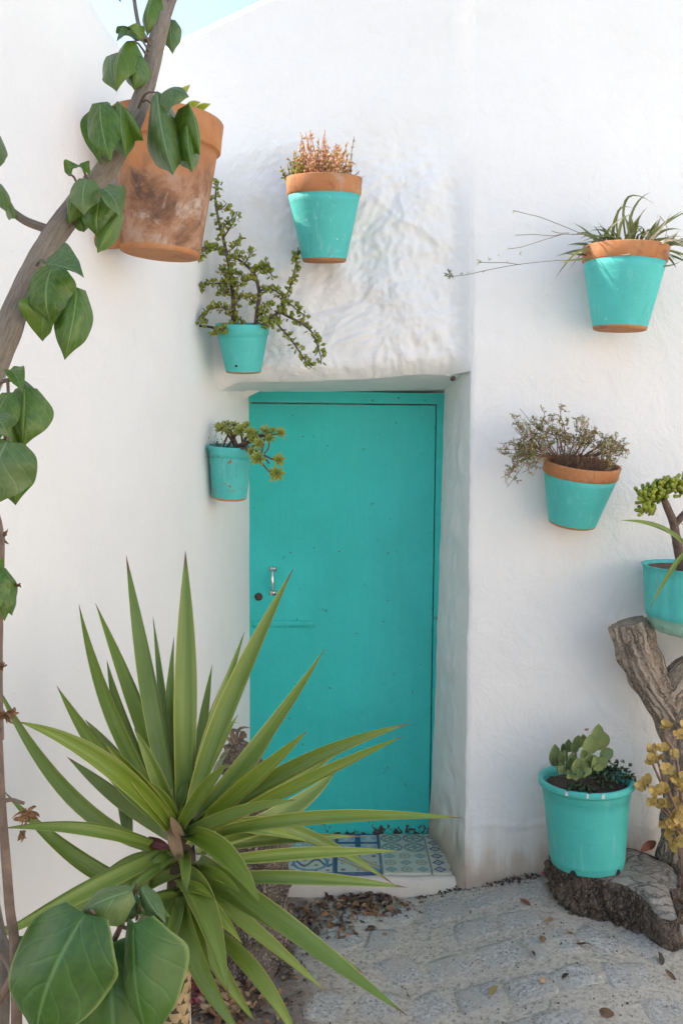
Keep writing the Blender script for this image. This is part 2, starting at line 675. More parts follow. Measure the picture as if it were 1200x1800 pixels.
MT['heart_big'] = leaf_mat('heart_leaf_large', (0.015, 0.060, 0.006), (0.032, 0.102, 0.010), (0.085, 0.18, 0.045), 0.45, 0.10, back=(0.10, 0.17, 0.085), edge=(0.16, 0.22, 0.05))
MT['yucca'] = yucca_mat()
MT['branch'] = bark_mat('branch_bark', [(0.17, 0.13, 0.095), (0.36, 0.29, 0.225), (0.50, 0.425, 0.345)], 62, 30, 1.0, True, 0.6)
MT['twig'] = flat_mat('twig_bark', (0.15, 0.10, 0.07), 0.8, 0.35, 40)
MT['stem_brown'] = flat_mat('succulent_stem', (0.13, 0.085, 0.065), 0.8, 0.35, 60)
MT['drift'] = cracked_bark('weathered_wood', [(0.22, 0.17, 0.13), (0.43, 0.34, 0.265), (0.60, 0.50, 0.40)], (40, 40, 3.0), True, 0.10, 0.8, 0.75)
MT['drift_cut'] = bark_mat('cut_wood', [(0.10, 0.075, 0.058), (0.24, 0.185, 0.14), (0.36, 0.29, 0.22)], 30, 30, 0.5)
MT['logbark'] = cracked_bark('log_bark', [(0.10, 0.074, 0.056), (0.23, 0.17, 0.127), (0.42, 0.33, 0.255)], (58, 58, 34), False, 0.16)
MT['stumpbark'] = cracked_bark('rough_bark', [(0.15, 0.115, 0.09), (0.34, 0.27, 0.21), (0.55, 0.455, 0.37)], (60, 60, 40), False, 0.14)
MT['logtop'] = cracked_bark('grey_log_top', [(0.12, 0.105, 0.09), (0.26, 0.23, 0.20), (0.42, 0.38, 0.335)], (11, 26, 20), False, 0.05, 0.7, 0.6)


# ------------------------------------------------------------------ the setting: ground
YB, YR, YD = 3.42, 3.36, 3.85           # wall over the door, right wall, door plane


def wall_x(y):                           # plan line of the courtyard wall on the left
    return -0.508 - 0.215 * (YB - y)


def ground_z(x, y):
    g = -0.075 + 0.105 * sstep(0.25, 0.80, x) - 0.02 * sstep(3.2, 2.2, y)
    g += 0.007 * mn.noise(Vector((x * 2, y * 2, 0))) + 0.0015 * mn.noise(Vector((x * 11, y * 11, 4)))
    return g


def ground_mat():
    m = Mat('dusty_ground', 0.95)
    p = m.coord()
    n1 = m.noise(2.2, 6, 0.65, p, 0.4)
    c = m.ramp(n1, [(0.3, (0.47, 0.42, 0.35)), (0.7, (0.60, 0.54, 0.455))])
    n2 = m.noise(55, 6, 0.82, p)
    c = m.mix(n2.smooth(0.5, 0.62) * 0.8, c, (0.66, 0.60, 0.52))
    c = m.mix(n2.smooth(0.49, 0.38) * 0.8, c, (0.23, 0.205, 0.175))
    dk = m.voro(110, p).lt(0.2) * m.noise(26, 2, 0.5, p).smooth(0.5, 0.58)
    c = m.mix(dk * 0.7, c, (0.08, 0.075, 0.07))
    x, y, z = m.xyz(p)
    soil = ((x * -1.0 + 0.02 + (m.noise(5, 5, 0.65, p, 0.6) - 0.5) * 0.75).smooth(0.0, 0.26))
    c = m.mix(soil * 0.85, c, m.ramp(n2, [(0.3, (0.085, 0.062, 0.047)), (0.7, (0.25, 0.195, 0.15))]))
    st = m.noise(7, 5, 0.65, p, 0.6).smooth(0.54, 0.70)
    c = m.mix(st * 0.35, c, (0.29, 0.25, 0.21))
    peb = m.voro(85, p).lt(0.16) * m.noise(20, 2, 0.5, p).smooth(0.5, 0.6)
    c = m.mix(peb * 0.6, c, (0.42, 0.40, 0.36))
    b = m.bump(n2, 0.7, 0.012)
    b = m.bump(m.voro(85, p).smooth(0.3, 0.0), 0.3, 0.006, b)
    return m.out(c, b)


MT['ground'] = ground_mat()


def sett_mat():
    m = Mat('granite_sett', 0.9)
    p = m.pos()
    n2 = m.noise(75, 4, 0.85, p)
    c = m.ramp(n2, [(0.36, (0.17, 0.165, 0.158)), (0.47, (0.45, 0.43, 0.395)), (0.55, (0.54, 0.515, 0.475)), (0.66, (0.76, 0.73, 0.685))])
    dk = m.voro(95, p).lt(0.22) * m.noise(40, 2, 0.5, p).smooth(0.48, 0.56)
    c = m.mix(dk * 0.8, c, (0.06, 0.06, 0.06))
    n1 = m.noise(9, 5, 0.65, p, 0.4)
    c = m.mix(n1.smooth(0.42, 0.62) * 0.75, c, (0.50, 0.455, 0.39))
    c = m.mix(m.rnd() * 0.15, c, (0.35, 0.345, 0.335))
    ex, ey, ez = m.xyz(m.coord())
    ed = (ex.abs().max(ey.abs()) + (m.noise(14, 5, 0.65, p) - 0.5) * 0.45).smooth(0.36, 0.50)
    c = m.mix(ed * 0.9, c, m.ramp(n2, [(0.35, (0.36, 0.32, 0.265)), (0.65, (0.62, 0.56, 0.48))]))
    b = m.bump(n2, 1.0, 0.008)
    b = m.bump(n1, 0.5, 0.012, b)
    return m.out(c, b)


MT['sett'] = sett_mat()


def axis_vals(core0, core1, step, far):
    a = list(np.arange(core0, core1 + 1e-6, step))
    s, v = step, core1
    while v < far:
        s *= 1.5
        v += s
        a.append(v)
    s, v = step, core0
    while v > -far:
        s *= 1.5
        v -= s
        a.insert(0, v)
    return a


xs, ys = axis_vals(-1.2, 1.9, 0.03, 150), axis_vals(1.4, 3.95, 0.03, 150)
mb = MB()
mb.grid([[(x, y, ground_z(x, y)) for x in xs] for y in ys])
ground = tag(build('ground', mb, MT['ground']), 'grey dusty courtyard ground of worn stone setts', kind='structure')


def sett_mesh(seed):
    r = random.Random(seed)
    mb = MB()
    n = 8
    rows = []
    for j in range(n + 2):
        row = []
        for i in range(n + 2):
            ii, jj = min(max(i - 1, 0), n - 1), min(max(j - 1, 0), n - 1)
            x, y = ii / (n - 1) - 0.5, jj / (n - 1) - 0.5
            low = i in (0, n + 1) or j in (0, n + 1)
            rr = 1 - 0.10 * (abs(x * 2) ** 3 * abs(y * 2) ** 3)
            k = 1 + 0.09 * mn.noise(Vector((x * 2.4, y * 2.4, seed * 7.7)))
            z = 0.0035 + 0.003 * mn.noise(Vector((x * 3, y * 3, seed * 3.1))) + 0.0012 * mn.noise(Vector((x * 9, y * 9, seed * 1.1))) - 0.003 * max(abs(x * 2) ** 4, abs(y * 2) ** 4)
            if low:
                z, k = -0.006, k * 1.08
            row.append((x * rr * k, y * rr * k, z))
        rows.append(row)
    mb.grid(rows)
    return mesh_of('sett', mb, MT['sett'])


SETTS = [sett_mesh(i) for i in range(9)]
yy = 2.20
rowi = 0
while yy < 3.36:
    xx = -0.42 + 0.07 * (rowi % 2)
    ln = 0.185 + 0.015 * RND.uniform(-1, 1)
    while xx < 1.75:
        wd = RND.uniform(0.135, 0.185)
        cx, cy = xx + wd / 2, yy + ln / 2 + RND.uniform(-.008, .008)
        inlog = cx > 0.78 and cy > 2.95
        soil = cx < 0.0 + 0.12 * mn.noise(Vector((cx * 4, cy * 4, 2)))
        if not inlog and not soil and cy < 3.27 and RND.random() < 0.94:
            nz = Vector((ground_z(cx - .06, cy) - ground_z(cx + .06, cy), ground_z(cx, cy - .06) - ground_z(cx, cy + .06), .12)).normalized()
            zc_ = sum(ground_z(cx + a * .06, cy + b_ * .06) for a in (-1, 1) for b_ in (-1, 1)) / 4
            M = Matrix.Translation((cx, cy, zc_ + RND.uniform(-0.0015, 0.0015))) @ nz.to_track_quat('Z', 'Y').to_matrix().to_4x4() @ Matrix.Rotation(RND.uniform(-.06, .06), 4, 'Z') @ Matrix.Diagonal((wd - 0.022, ln - 0.018, 1, 1))
            link('sett', RND.choice(SETTS), M, ground)
        xx += wd
    yy += ln + 0.012
    rowi += 1

# ------------------------------------------------------------------ courtyard wall on the left
NW = Vector((0.9777, -0.2102, 0))        # its face normal


def left_top(y):
    pts = [(-3, 3.62), (1.6, 3.34), (2.2, 3.13), (2.40, 3.05), (2.485, 2.99), (2.59, 2.955), (2.75, 2.93), (3.2, 2.86), (3.9, 2.76)]
    for (a, za), (b, zb) in zip(pts, pts[1:]):
        if y <= b:
            t = (y - a) / (b - a)
            return za + (zb - za) * t
    return pts[-1][1]


mb = MB()
rows, NV, NU = [], 90, 130
ycol = [0.96 + 2.93 * i / NU for i in range(NU + 1)]
for j in range(NV + 1):
    r = []
    for y in ycol:
        top = left_top(y)
        z = -0.2 + (top + 0.2) * j / NV
        p = Vector((wall_x(y), y, z))
        d = 0.010 * mn.noise(p * 1.3) + 0.004 * mn.noise(p * 4.5 + Vector((3, 1, 7)))
        d = d * (1 - .85 * sstep(3.35, 3.7, y)) - 0.03 * sstep(top - 0.05, top, z)
        r.append(p + NW * d)
    rows.append(r)
for back, dz in ((0.03, 0.018), (0.10, 0.03), (0.20, 0.02), (0.235, -0.04), (0.24, -3.2)):
    rows.append([Vector(p) - NW * (back - 0.01) + Vector((0, 0, dz)) for p in rows[NV]])
mb.grid(rows, flip=True)
mb.face([mb.vert(r[0]) for r in rows])
lw = tag(build('plaster_wall', mb, MT['plaster_side']), 'long smooth white plaster wall along the left side of the courtyard', 'wall')

# cream wall added out of view on the right to bounce sunlight in
mb = MB()
xr = 3.7
rows = []
for (dx, z) in ((0, -0.3), (0, 3.0), (.03, 3.05), (.25, 3.05), (.28, 3.0), (.28, -0.3)):
    rows.append([(xr + dx + (0.012 * mn.noise(Vector((y * 1.4, z, 2))) if dx == 0 else 0), y, z) for y in np.arange(-6.0, 3.37, 0.12)])
mb.grid(rows, flip=True)
tag(build('plaster_wall', mb, plaster_mat('bounce_wall_plaster', (0.81, 0.785, 0.745), 0.45)), 'cream plaster bounce wall added on the right side, beyond the picture', 'wall')

# ------------------------------------------------------------------ the house: wall, door, threshold
house = thing('house', 'white plastered house front with a low turquoise door', 'house', (0, YR, 0))


def to_xz(pts, Y):
    return [(P(x, y, Y).x, P(x, y, Y).z) for x, y in pts]


RIDGES = [(to_xz(p, YB), h, w) for p, h, w in [
    ([(724, 40), (722, 90), (714, 130), (700, 160), (683, 195), (700, 220), (712, 250), (714, 300), (698, 325), (700, 350)], 0.0035, 0.006),
    ([(655, 345), (680, 365), (700, 388), (738, 400), (770, 432)], 0.008, 0.010),
    ([(700, 350), (712, 385), (728, 425), (724, 452), (692, 466)], 0.005, 0.007),
    ([(470, 640), (520, 655), (600, 640), (640, 650)], 0.004, 0.02),
    ([(700, 520), (740, 560), (790, 600)], 0.004, 0.02), ([(640, 330), (600, 480), (560, 560)], 0.004, 0.04)]]
RIDGES2 = [(to_xz(p, YR), h, w) for p, h, w in [
    ([(1000, 1160), (1035, 1205), (1062, 1250), (1095, 1275)], 0.004, 0.006),
    ([(828, 1452), (870, 1448), (900, 1455), (940, 1450), (975, 1446)], 0.006, 0.008),
    ([(1150, 560), (1168, 600), (1182, 640), (1205, 665)], 0.003, 0.006),
    ([(838, 785), (880, 788), (905, 787)], 0.0025, 0.005),
    ([(832, 468), (900, 472), (960, 476)], 0.002, 0.006),
    ([(1020, 380), (1060, 410), (1130, 395)], 0.002, 0.02)]]


def ridge_field(X, Z, ridges):
    out = np.zeros_like(X)
    for pts, h, w in ridges:
        best = np.full_like(X, 9.0)
        for (x0, z0), (x1, z1) in zip(pts, pts[1:]):
            dx, dz = x1 - x0, z1 - z0
            t = np.clip(((X - x0) * dx + (Z - z0) * dz) / (dx * dx + dz * dz), 0, 1)
            best = np.minimum(best, np.hypot(X - x0 - t * dx, Z - z0 - t * dz))
        out += h * np.exp(-(best / w) ** 2)
    return out


def plaster_disp(x, z, lump):
    p = Vector((x, 0.3, z))
    d = 0.008 * mn.noise(p * 1.7) + 0.0035 * mn.noise(p * 6 + Vector((5, 2, 1)))
    if lump > 0.01:
        q = p + Vector((mn.noise(p * 4), 0, mn.noise(p * 4 + Vector((9, 9, 9))))) * 0.08
        d += lump * (0.020 * mn.noise(q * 5.5) + 0.012 * (0.5 - abs(mn.noise(q * 9 + Vector((4, 0, 2))))) + 0.009 * mn.noise(q * 15) + 0.008 * (0.4 - abs(mn.noise(q * 24))) + 0.005 * mn.noise(q * 46))
    else:
        d += 0.0012 * mn.noise(p * 18)
    return d


def xc(z):                               # front right corner of the door recess
    return 0.493 + 0.015 * sstep(0.0, 2.2, z) + 0.005 * mn.noise(Vector((1, 2, z * 4))) + 0.003 * mn.noise(Vector((1, 2, z * 21)))


def lint(x):
    return 2.000 - 0.05 * sstep(-0.40, -0.54, x) + 0.030 * sstep(-0.3, 0.45, x) + 0.006 * mn.noise(Vector((x * 5, 3, 3)))


def back_top(x):
    return 3.54 + (x + 0.274) * 0.486 if x < 1.2 else 4.26


def lump_mask(x, z):
    a = sstep(-0.50, -0.25, x) * sstep(3.10, 2.75, z)
    return a * (0.60 + 0.55 * sstep(-0.15, 0.15, x)) + 0.16


mb = MB()
# a: the wall over the door, curving out to the right wall's corner
xa = list(np.arange(-1.6, -0.62, 0.06)) + list(np.arange(-0.62, 0.43, 0.0075))
NA = 26
za = 250
cols = xa + [None] * NA
X = np.zeros((za + 1, len(cols)))
Z = np.zeros_like(X)
for j in range(za + 1):
    t = j / za
    for i in range(len(cols)):
        if i < len(xa):
            x = xa[i]
            X[j, i] = x
        else:
            k = (i - len(xa) + 1) / NA
            X[j, i] = 0.425 + k * (0.50 - 0.425)
        lo = lint(X[j, i])
        Z[j, i] = lo + (back_top(X[j, i]) - lo) * t
for j in range(za + 1):
    for i in range(len(xa), len(cols)):
        k = (i - len(xa) + 1) / NA
        X[j, i] = 0.425 + k * (xc(Z[j, i]) - 0.425)
RF = ridge_field(X, Z, RIDGES)
rows = []
for j in range(za + 1):
    r = []
    for i in range(len(cols)):
        x, z = X[j, i], Z[j, i]
        lm = lump_mask(x, z)
        k = 0 if i < len(xa) else (i - len(xa) + 1) / NA
        d = plaster_disp(x, z, lm * (1 - k)) * (1 - k) + plaster_disp(x, z, 0.0) * k + RF[j, i]
        y = YB - d - (YB - YR) * (k ** 1.7) + 0.008 * (k ** 12)
        y += 0.060 * max(0, 1 - (z - lint(x)) / 0.075) ** 2 * (1 - k)
        y += 0.04 * sstep(0.05, 0.0, back_top(x) - z)
        r.append((x, y, z))
    rows.append(r)
mb.grid(rows)
top_r = rows[-1]
mb.grid([top_r, [(p[0], p[1] + 0.05, p[2] + 0.03) for p in top_r], [(p[0], p[1] + 0.30, p[2] + 0.02) for p in top_r], [(p[0], YB + 0.32, -0.1) for p in top_r][:0] or [(p[0], p[1] + 0.32, p[2] - 1.5) for p in top_r]])
# c: the right wall
xs_ = [0, .004, .010, .018] + list(np.arange(.028, 1.0, 0.0105)) + list(np.arange(1.0, 2.6, 0.05))
zc = 360
X = np.zeros((zc + 1, len(xs_)))
Z = np.zeros_like(X)
for j in range(zc + 1):
    for i, o in enumerate(xs_):
        z0 = -0.12 + 4.4 * j / zc
        x = xc(z0) + o
        X[j, i] = x
        Z[j, i] = min(z0, back_top(x))
RF = ridge_field(X, Z, RIDGES2)
rows = []
for j in range(zc + 1):
    r = []
    for i, o in enumerate(xs_):
        x, z = X[j, i], Z[j, i]
        d = plaster_disp(x, z, 0.05 + 0.17 * max(0, mn.noise(Vector((x * 1.3, 7, z * 1.1))))) if o > 0.02 else plaster_disp(x, z, 0.0)
        d += RF[j, i]
        y = YR - d + 0.008 * max(0, 1 - o / 0.018) ** 2 + 0.02 * sstep(0.10, 0.0, z) * mn.noise(Vector((x * 9, 1, z * 9)))
        r.append((x, y, z))
    rows.append(r)
mb.grid(rows)
top_r = rows[-1]
mb.grid([top_r, [(p[0], p[1] + 0.3, p[2]) for p in top_r], [(p[0], p[1] + 0.32, p[2] - 3) for p in top_r]])


# b: the right reveal of the recess
def xd(z):
    return P(752, 1480, YD).x + (P(780, 690, YD).x - P(752, 1480, YD).x) * min(1, max(0, z / 2.0)) ** 0.8 + 0.003 * mn.noise(Vector((4, 1, z * 9)))


rows = []
for j in range(241):
    z = -0.12 + 2.20 * j / 240
    r = []
    for i in range(33):
        k = i / 32
        x = xd(z) + (xc(z) - xd(z)) * k
        y = YD + 0.01 + (YR - YD - 0.01) * k
        if k > 0.95:
            x -= 0.0
            y += 0.008 * ((k - .95) / .05) - plaster_disp(xc(z), z, 0.0) * ((k - .95) / .05)
        w = math.sin(math.pi * min(1, max(0, k)))
        q = Vector((7.1, y, z))
        d = w * (0.014 * mn.noise(q * 3.2) + 0.012 * mn.noise(q * 9) + 0.012 * abs(mn.noise(Vector((q.x, q.y * 16, q.z * 11)))))
        foot = 0.05 * sstep(0.10, -0.02, z) * sstep(0.35, 0.9, k) * (1 - sstep(0.95, 1.0, k))
        r.append((x - d - foot * 0.4, y, z))
    rows.append(r)
mb.grid(rows)
# d: underside of the lintel
rows = []
for j in range(25):
    k = j / 24
    r = []
    for i in range(80):
        x = -0.56 + 1.07 * i / 79
        y = YB + 0.060 - plaster_disp(x, lint(x), lump_mask(x, lint(x))) * (1 - k) + (YD + 0.03 - YB) * k
        z = lint(x) + (2.003 - 0.05 * sstep(-0.40, -0.54, x) - lint(x)) * k + math.sin(math.pi * k) * 0.006 * mn.noise(Vector((x * 8, y * 8, 1)))
        r.append((x, y, z))
    rows.append(r)
mb.grid(rows, flip=True)
# core behind the recess so no light leaks in
box(mb, -0.9, 0.9, YD + 0.06, YD + 0.25, -0.12, 2.3)
hw = build('wall', mb, MT['plaster'], house)

# door frame and leaf
DW0 = P(438, 690, YD).x
fr = MB()


def bar(mb, pts, y0, y1, nseg=14, wob=0.0015):
    """quad bar given by four xz corners (front face), with small waviness"""
    (ax, az), (bx, bz), (cx, cz), (dx, dz) = pts
    rows = []
    for y in (y1, y0):
        pass
    f = []
    for t in range(nseg + 1):
        k = t / nseg
        l = Vector((ax + (dx - ax) * k, 0, az + (dz - az) * k))
        r = Vector((bx + (cx - bx) * k, 0, bz + (cz - bz) * k))
        f.append((l, r))
    ring = []
    for l, r in f:
        e = wob * mn.noise(l * 9)
        ring.append([(l.x, y1, l.z), (l.x, y0 + .002, l.z), (l.x + .002, y0 + e, l.z), (r.x - .002, y0 + e, r.z), (r.x, y0 + .002, r.z), (r.x, y1, r.z)])
    mb.grid(ring)
    mb.face([len(mb.v) - 6 + i for i in range(6)])


pA = to_xz([(436, 686), (790, 692), (790, 711), (436, 707)], YD)
bar(fr, [pA[3], pA[2], pA[1], pA[0]], YD - 0.006, YD + 0.05)
pB = to_xz([(767, 711), (794, 711), (772, 1478), (755, 1478)], YD)
bar(fr, [pB[3], pB[2], pB[1], pB[0]], YD - 0.0075, YD + 0.05)
build('door_frame', fr, MT['door'], house, smooth=False)
dl = MB()
c = to_xz([(434, 709.5), (765.3, 713), (753, 1471), (434, 1471)], YD)
rows = []
for j in range(49):
    k = j / 48
    r = []
    l0, r0 = Vector((c[3][0], c[3][1])), Vector((c[2][0], c[2][1]))
    l1, r1 = Vector((c[0][0], c[0][1])), Vector((c[1][0], c[1][1]))
    L_, R_ = l0.lerp(l1, k), r0.lerp(r1, k)
    for i in range(25):
        q = L_.lerp(R_, i / 24)
        e = 0.0025 * mn.noise(Vector((q.x * 2.4, 5, q.y * 2.4)))
        r.append((q.x, YD + e, q.y))
    rows.append(r)
back = [[(p[0], YD + 0.035, p[2]) for p in r] for r in rows]
dl.grid(rows)
for strip in (([r[0] for r in rows], [r[0] for r in back]), ([r[-1] for r in back], [r[-1] for r in rows]), (back[0], rows[0]), (rows[-1], back[-1])):
    dl.grid([strip[0], strip[1]], flip=True)
door = build('door', dl, MT['door'], house)
MT['chrome'] = flat_mat('worn_chrome', (0.72, 0.70, 0.67), 0.22, 0.12, 60, 1.0)
MT['rust'] = flat_mat('rusty_iron', (0.075, 0.038, 0.026), 0.7, 0.5, 90)
MT['weld'] = teal_mat('teal_strip_paint', (0.016, 0.50, 0.455), 0.0, 0.3, 0.5, False, False)
h = MB()
hx = 480
tube(h, [P(hx, 1002, YD - .004), P(hx, 1003, YD - .022), P(hx - 1, 1012, YD - .034), P(hx - 1, 1021, YD - .037), P(hx, 1030, YD - .034), P(hx, 1038, YD - .022), P(hx, 1039, YD - .004)], [.005, .006, .0065, .008, .0065, .006, .005], 10, 4)
for py in (1000, 1042):
    q = P(hx, py, YD)
    box(h, q.x - .016, q.x + .016, YD - .006, YD + .001, q.z - .010, q.z + .010)
    for dx in (-.010, .010):
        box(h, q.x + dx - .003, q.x + dx + .003, YD - .009, YD - .005, q.z - .003, q.z + .003)
build('handle', h, MT['chrome'], door)
h = MB()
q = P(454.5, 1049, YD)
lathe(h, [(0, .012), (.0085, .012), (.0095, .010), (.0165, .006), (.018, 0.002), (.018, -.004)], 24)
kb = build('lock', h, MT['rust'], door, M=Matrix.Translation((q.x, YD, q.z)) @ Matrix.Rotation(math.pi / 2, 4, 'X'))
h = MB()
c = to_xz([(444, 1090), (552, 1090), (552, 1103), (444, 1103)], YD)
rows = []
for k, (e, m_) in enumerate(((0, .002), (.04, -.004), (.5, -.0052), (.96, -.0045), (1, .002))):
    rows.append([(c[0][0] + (c[1][0] - c[0][0]) * i / 20, YD + m_ + .001 * mn.noise(Vector((i * .9, k, 0))), c[3][1] + (c[0][1] - c[3][1]) * e + .0015 * mn.noise(Vector((i * .7, 9, k)))) for i in range(21)])
h.grid(rows)
build('welded_strip', h, MT['weld'], door)
screw = MB()
lathe(screw, [(0, .003), (.0022, .0026), (.0032, .001), (.0032, -.002)], 8)
sm = mesh_of('screw', screw, MT['rust'])
for px, py in ((510, 971), (596, 969), (682, 972), (652, 1286), (654, 704), (700, 700), (746, 704), (775, 878), (765, 1020)):
    q = P(px, py, YD)
    link('screw', sm, Matrix.Translation((q.x, YD - .001 if px < 766 and py > 711 else YD - .008, q.z)) @ Matrix.Rotation(math.pi / 2, 4, 'X'), door)
h = MB()
q = P(795, 666, YB)
lathe(h, [(0, .012), (.006, .011), (.010, .006), (.010, -.012)], 10)
build('rusty_bolt', h, MT['rust'], house, M=Matrix.Translation((q.x, YB - 0.014, q.z)) @ Matrix.Rotation(math.pi / 2, 4, 'X'))

# threshold slab and its tiles
thr = MB()
rows = []
xsT = [-0.60 + 1.09 * i / 60 for i in range(61)]
for (y, z) in ((YD + .03, -.012), (YB + .02, -.012), (YB + .004, -.006), (YB - .012, -.010), (YB - .022, -.022), (YB - .028, -.05), (YB - .034, -.16)):
    rows.append([(x, y - (0.012 * mn.noise(Vector((x * 6, z * 4, 3))) if y < YB + .01 else 0), z + 0.004 * mn.noise(Vector((x * 8, y * 8, 3)))) for x in xsT])
thr.grid(rows, flip=True)
MT['step'] = plaster_mat('step_plaster', (0.60, 0.55, 0.48), 0.8, False)
threshold = build('threshold', thr, MT['step'], house)


def tile_mat(name, fn):
    m = Mat(name, 0.38)
    u, v, _ = m.xyz(m.coord('UV'))
    c = fn(m, u, v)
    p = m.rcoord()
    n = m.noise(30, 5, 0.7, p)
    c = m.mix(n.smooth(0.45, 0.75) * 0.35, c, (0.38, 0.34, 0.28))
    return m.out(c, None, n * 0.4 + 0.2)


CREAM, NAVY, BLUE, GREEN, RED, OCH = (0.55, 0.52, 0.43), (0.025, 0.065, 0.17), (0.10, 0.20, 0.34), (0.19, 0.30, 0.25), (0.26, 0.09, 0.07), (0.45, 0.30, 0.11)


def cell(u, v, n):
    x, y = (u * n).fract() - 0.5, (v * n).fract() - 0.5
    return x, y, (x * x + y * y).sqrt()


def t_scroll(m, u, v):
    x, y, r = cell(u, v, 2.0)
    c = m.mix((r - 0.33).abs().lt(0.055), CREAM, NAVY)
    x2, y2, r2 = cell(u + 0.25, v + 0.1, 2.0)
    c = m.mix((r2 - 0.22).abs().lt(0.05), c, BLUE)
    return m.mix((x.abs() - y.abs()).abs().lt(0.03), c, NAVY)


def t_waves(m, u, v):
    x, y, r = cell(u + v * 0.5, v, 5.0)
    c = m.mix(r.lt(0.40), (0.50, 0.52, 0.46), GREEN)
    return m.mix(r.lt(0.20), c, (0.42, 0.50, 0.46))


def t_hour(m, u, v):
    x, y, r = cell(u, v, 2.0)
    c = m.mix((x.abs() - y.abs()).gt(0.0), (0.56, 0.55, 0.49), (0.33, 0.40, 0.42))
    c = m.mix((r - 0.28).abs().lt(0.018), c, BLUE)
    return m.mix(x.abs().max(y.abs()).gt(0.375), c, NAVY)


def t_quatre(m, u, v):
    x, y, r = cell(u, v, 2.0)
    c = m.mix((r - 0.43).abs().lt(0.05), (0.50, 0.51, 0.43), (0.16, 0.22, 0.20))
    a = ((x.abs() - 0.16) * (x.abs() - 0.16) + (y.abs() - 0.16) * (y.abs() - 0.16)).sqrt()
    c = m.mix((a - 0.13).abs().lt(0.035), c, (0.17, 0.22, 0.20))
    return m.mix(r.lt(0.07), c, GREEN)


def t_diamond(m, u, v):
    x, y, r = cell(u, v, 3.0)
    d = x.abs() + y.abs()
    c = m.mix((d - 0.34).abs().lt(0.09), CREAM, NAVY)
    return m.mix(d.lt(0.13), c, BLUE)


def t_rosette(m, u, v):
    x, y, r = cell(u, v, 3.0)
    d = x.abs() + y.abs()
    ck = ((u * 1.5).fract().gt(0.5) - (v * 1.5).fract().gt(0.5)).abs()
    a = m.mix((d - 0.30).abs().lt(0.12), (0.52, 0.50, 0.41), GREEN)
    b = m.mix((r - 0.30).abs().lt(0.10), (0.50, 0.50, 0.42), (0.36, 0.33, 0.20))
    c = m.mix(ck, a, b)
    return m.mix(r.lt(0.10), c, BLUE)


def t_vine(m, u, v):
    x, y, r = cell(u, v, 1.0)
    w = ((u * 12.566).sin() * 0.16 - (v - 0.5)).abs()
    c = m.mix(w.lt(0.055), CREAM, NAVY)
    x2, y2, r2 = cell(u, v, 4.0)
    c = m.mix(r2.lt(0.17), c, RED)
    c = m.mix((r - 0.36).abs().lt(0.035), c, BLUE)
    return m.mix(x.abs().max(y.abs()).gt(0.465), c, BLUE)


def t_band(m, u, v):
    x, y, r = cell(u, v, 1.0)
    d = (u + v - 1.0).abs()
    c = m.mix(d.lt(0.12), (0.52, 0.48, 0.40), BLUE)
    c = m.mix((d - 0.24).abs().lt(0.05), c, OCH)
    x2, y2, r2 = cell(u, v, 3.0)
    c = m.mix(r2.lt(0.16) * d.gt(0.35), c, RED)
    return m.mix(x.abs().max(y.abs()).gt(0.45), c, NAVY)


TM = {k: tile_mat('tile_' + k, f) for k, f in dict(scroll=t_scroll, waves=t_waves, hourglass=t_hour, quatrefoil=t_quatre, diamond=t_diamond, rosette=t_rosette, vine=t_vine, band=t_band).items()}


def tile(x0, x1, y0, y1, mt, dz, clip=None):
    mb = MB()
    g = 0.002
    x0, x1, y0, y1 = x0 + g, x1 - g, y0 + g, y1 - g
    e = 0.002
    top = [(x0 + e, y0 + e), (x1 - e, y0 + e), (x1 - e, y1 - e), (x0 + e, y1 - e)]
    low = [(x0, y0), (x1, y0), (x1, y1), (x0, y1)]
    z = -0.001 + dz
    uv = [(0, 0), ((x1 - x0) / .2, 0), ((x1 - x0) / .2, 1), (0, 1)]
    t = [mb.vert((*p, z), q) for p, q in zip(top, uv)]
    l = [mb.vert((*p, z - .012), q) for p, q in zip(low, uv)]
    mb.face(t)
    for i in range(4):
        mb.face((l[i], l[(i + 1) % 4], t[(i + 1) % 4], t[i]))
    build('tile', mb, mt, threshold, smooth=False)


XT = [-0.438, -0.232, -0.030, 0.168, 0.370, 0.455]
BACK = ['waves', 'scroll', 'waves', 'hourglass', 'quatrefoil', 'diamond']
FRONT = ['band', 'scroll', 'vine', 'band', 'rosette', 'diamond']
for i in range(5):
    tile(XT[i], XT[i + 1], 3.640, 3.838, TM[BACK[i + 1]], RND.uniform(-.001, .001))
    tile(XT[i], XT[i + 1], 3.438, 3.638, TM[FRONT[i + 1]], RND.uniform(-.001, .001))


# ------------------------------------------------------------------ pots
def pot_matrix(base, tilt, roll):
    return Matrix.Translation(base) @ Matrix.Rotation(math.radians(roll), 4, 'Y') @ Matrix.Rotation(math.radians(tilt), 4, 'X')


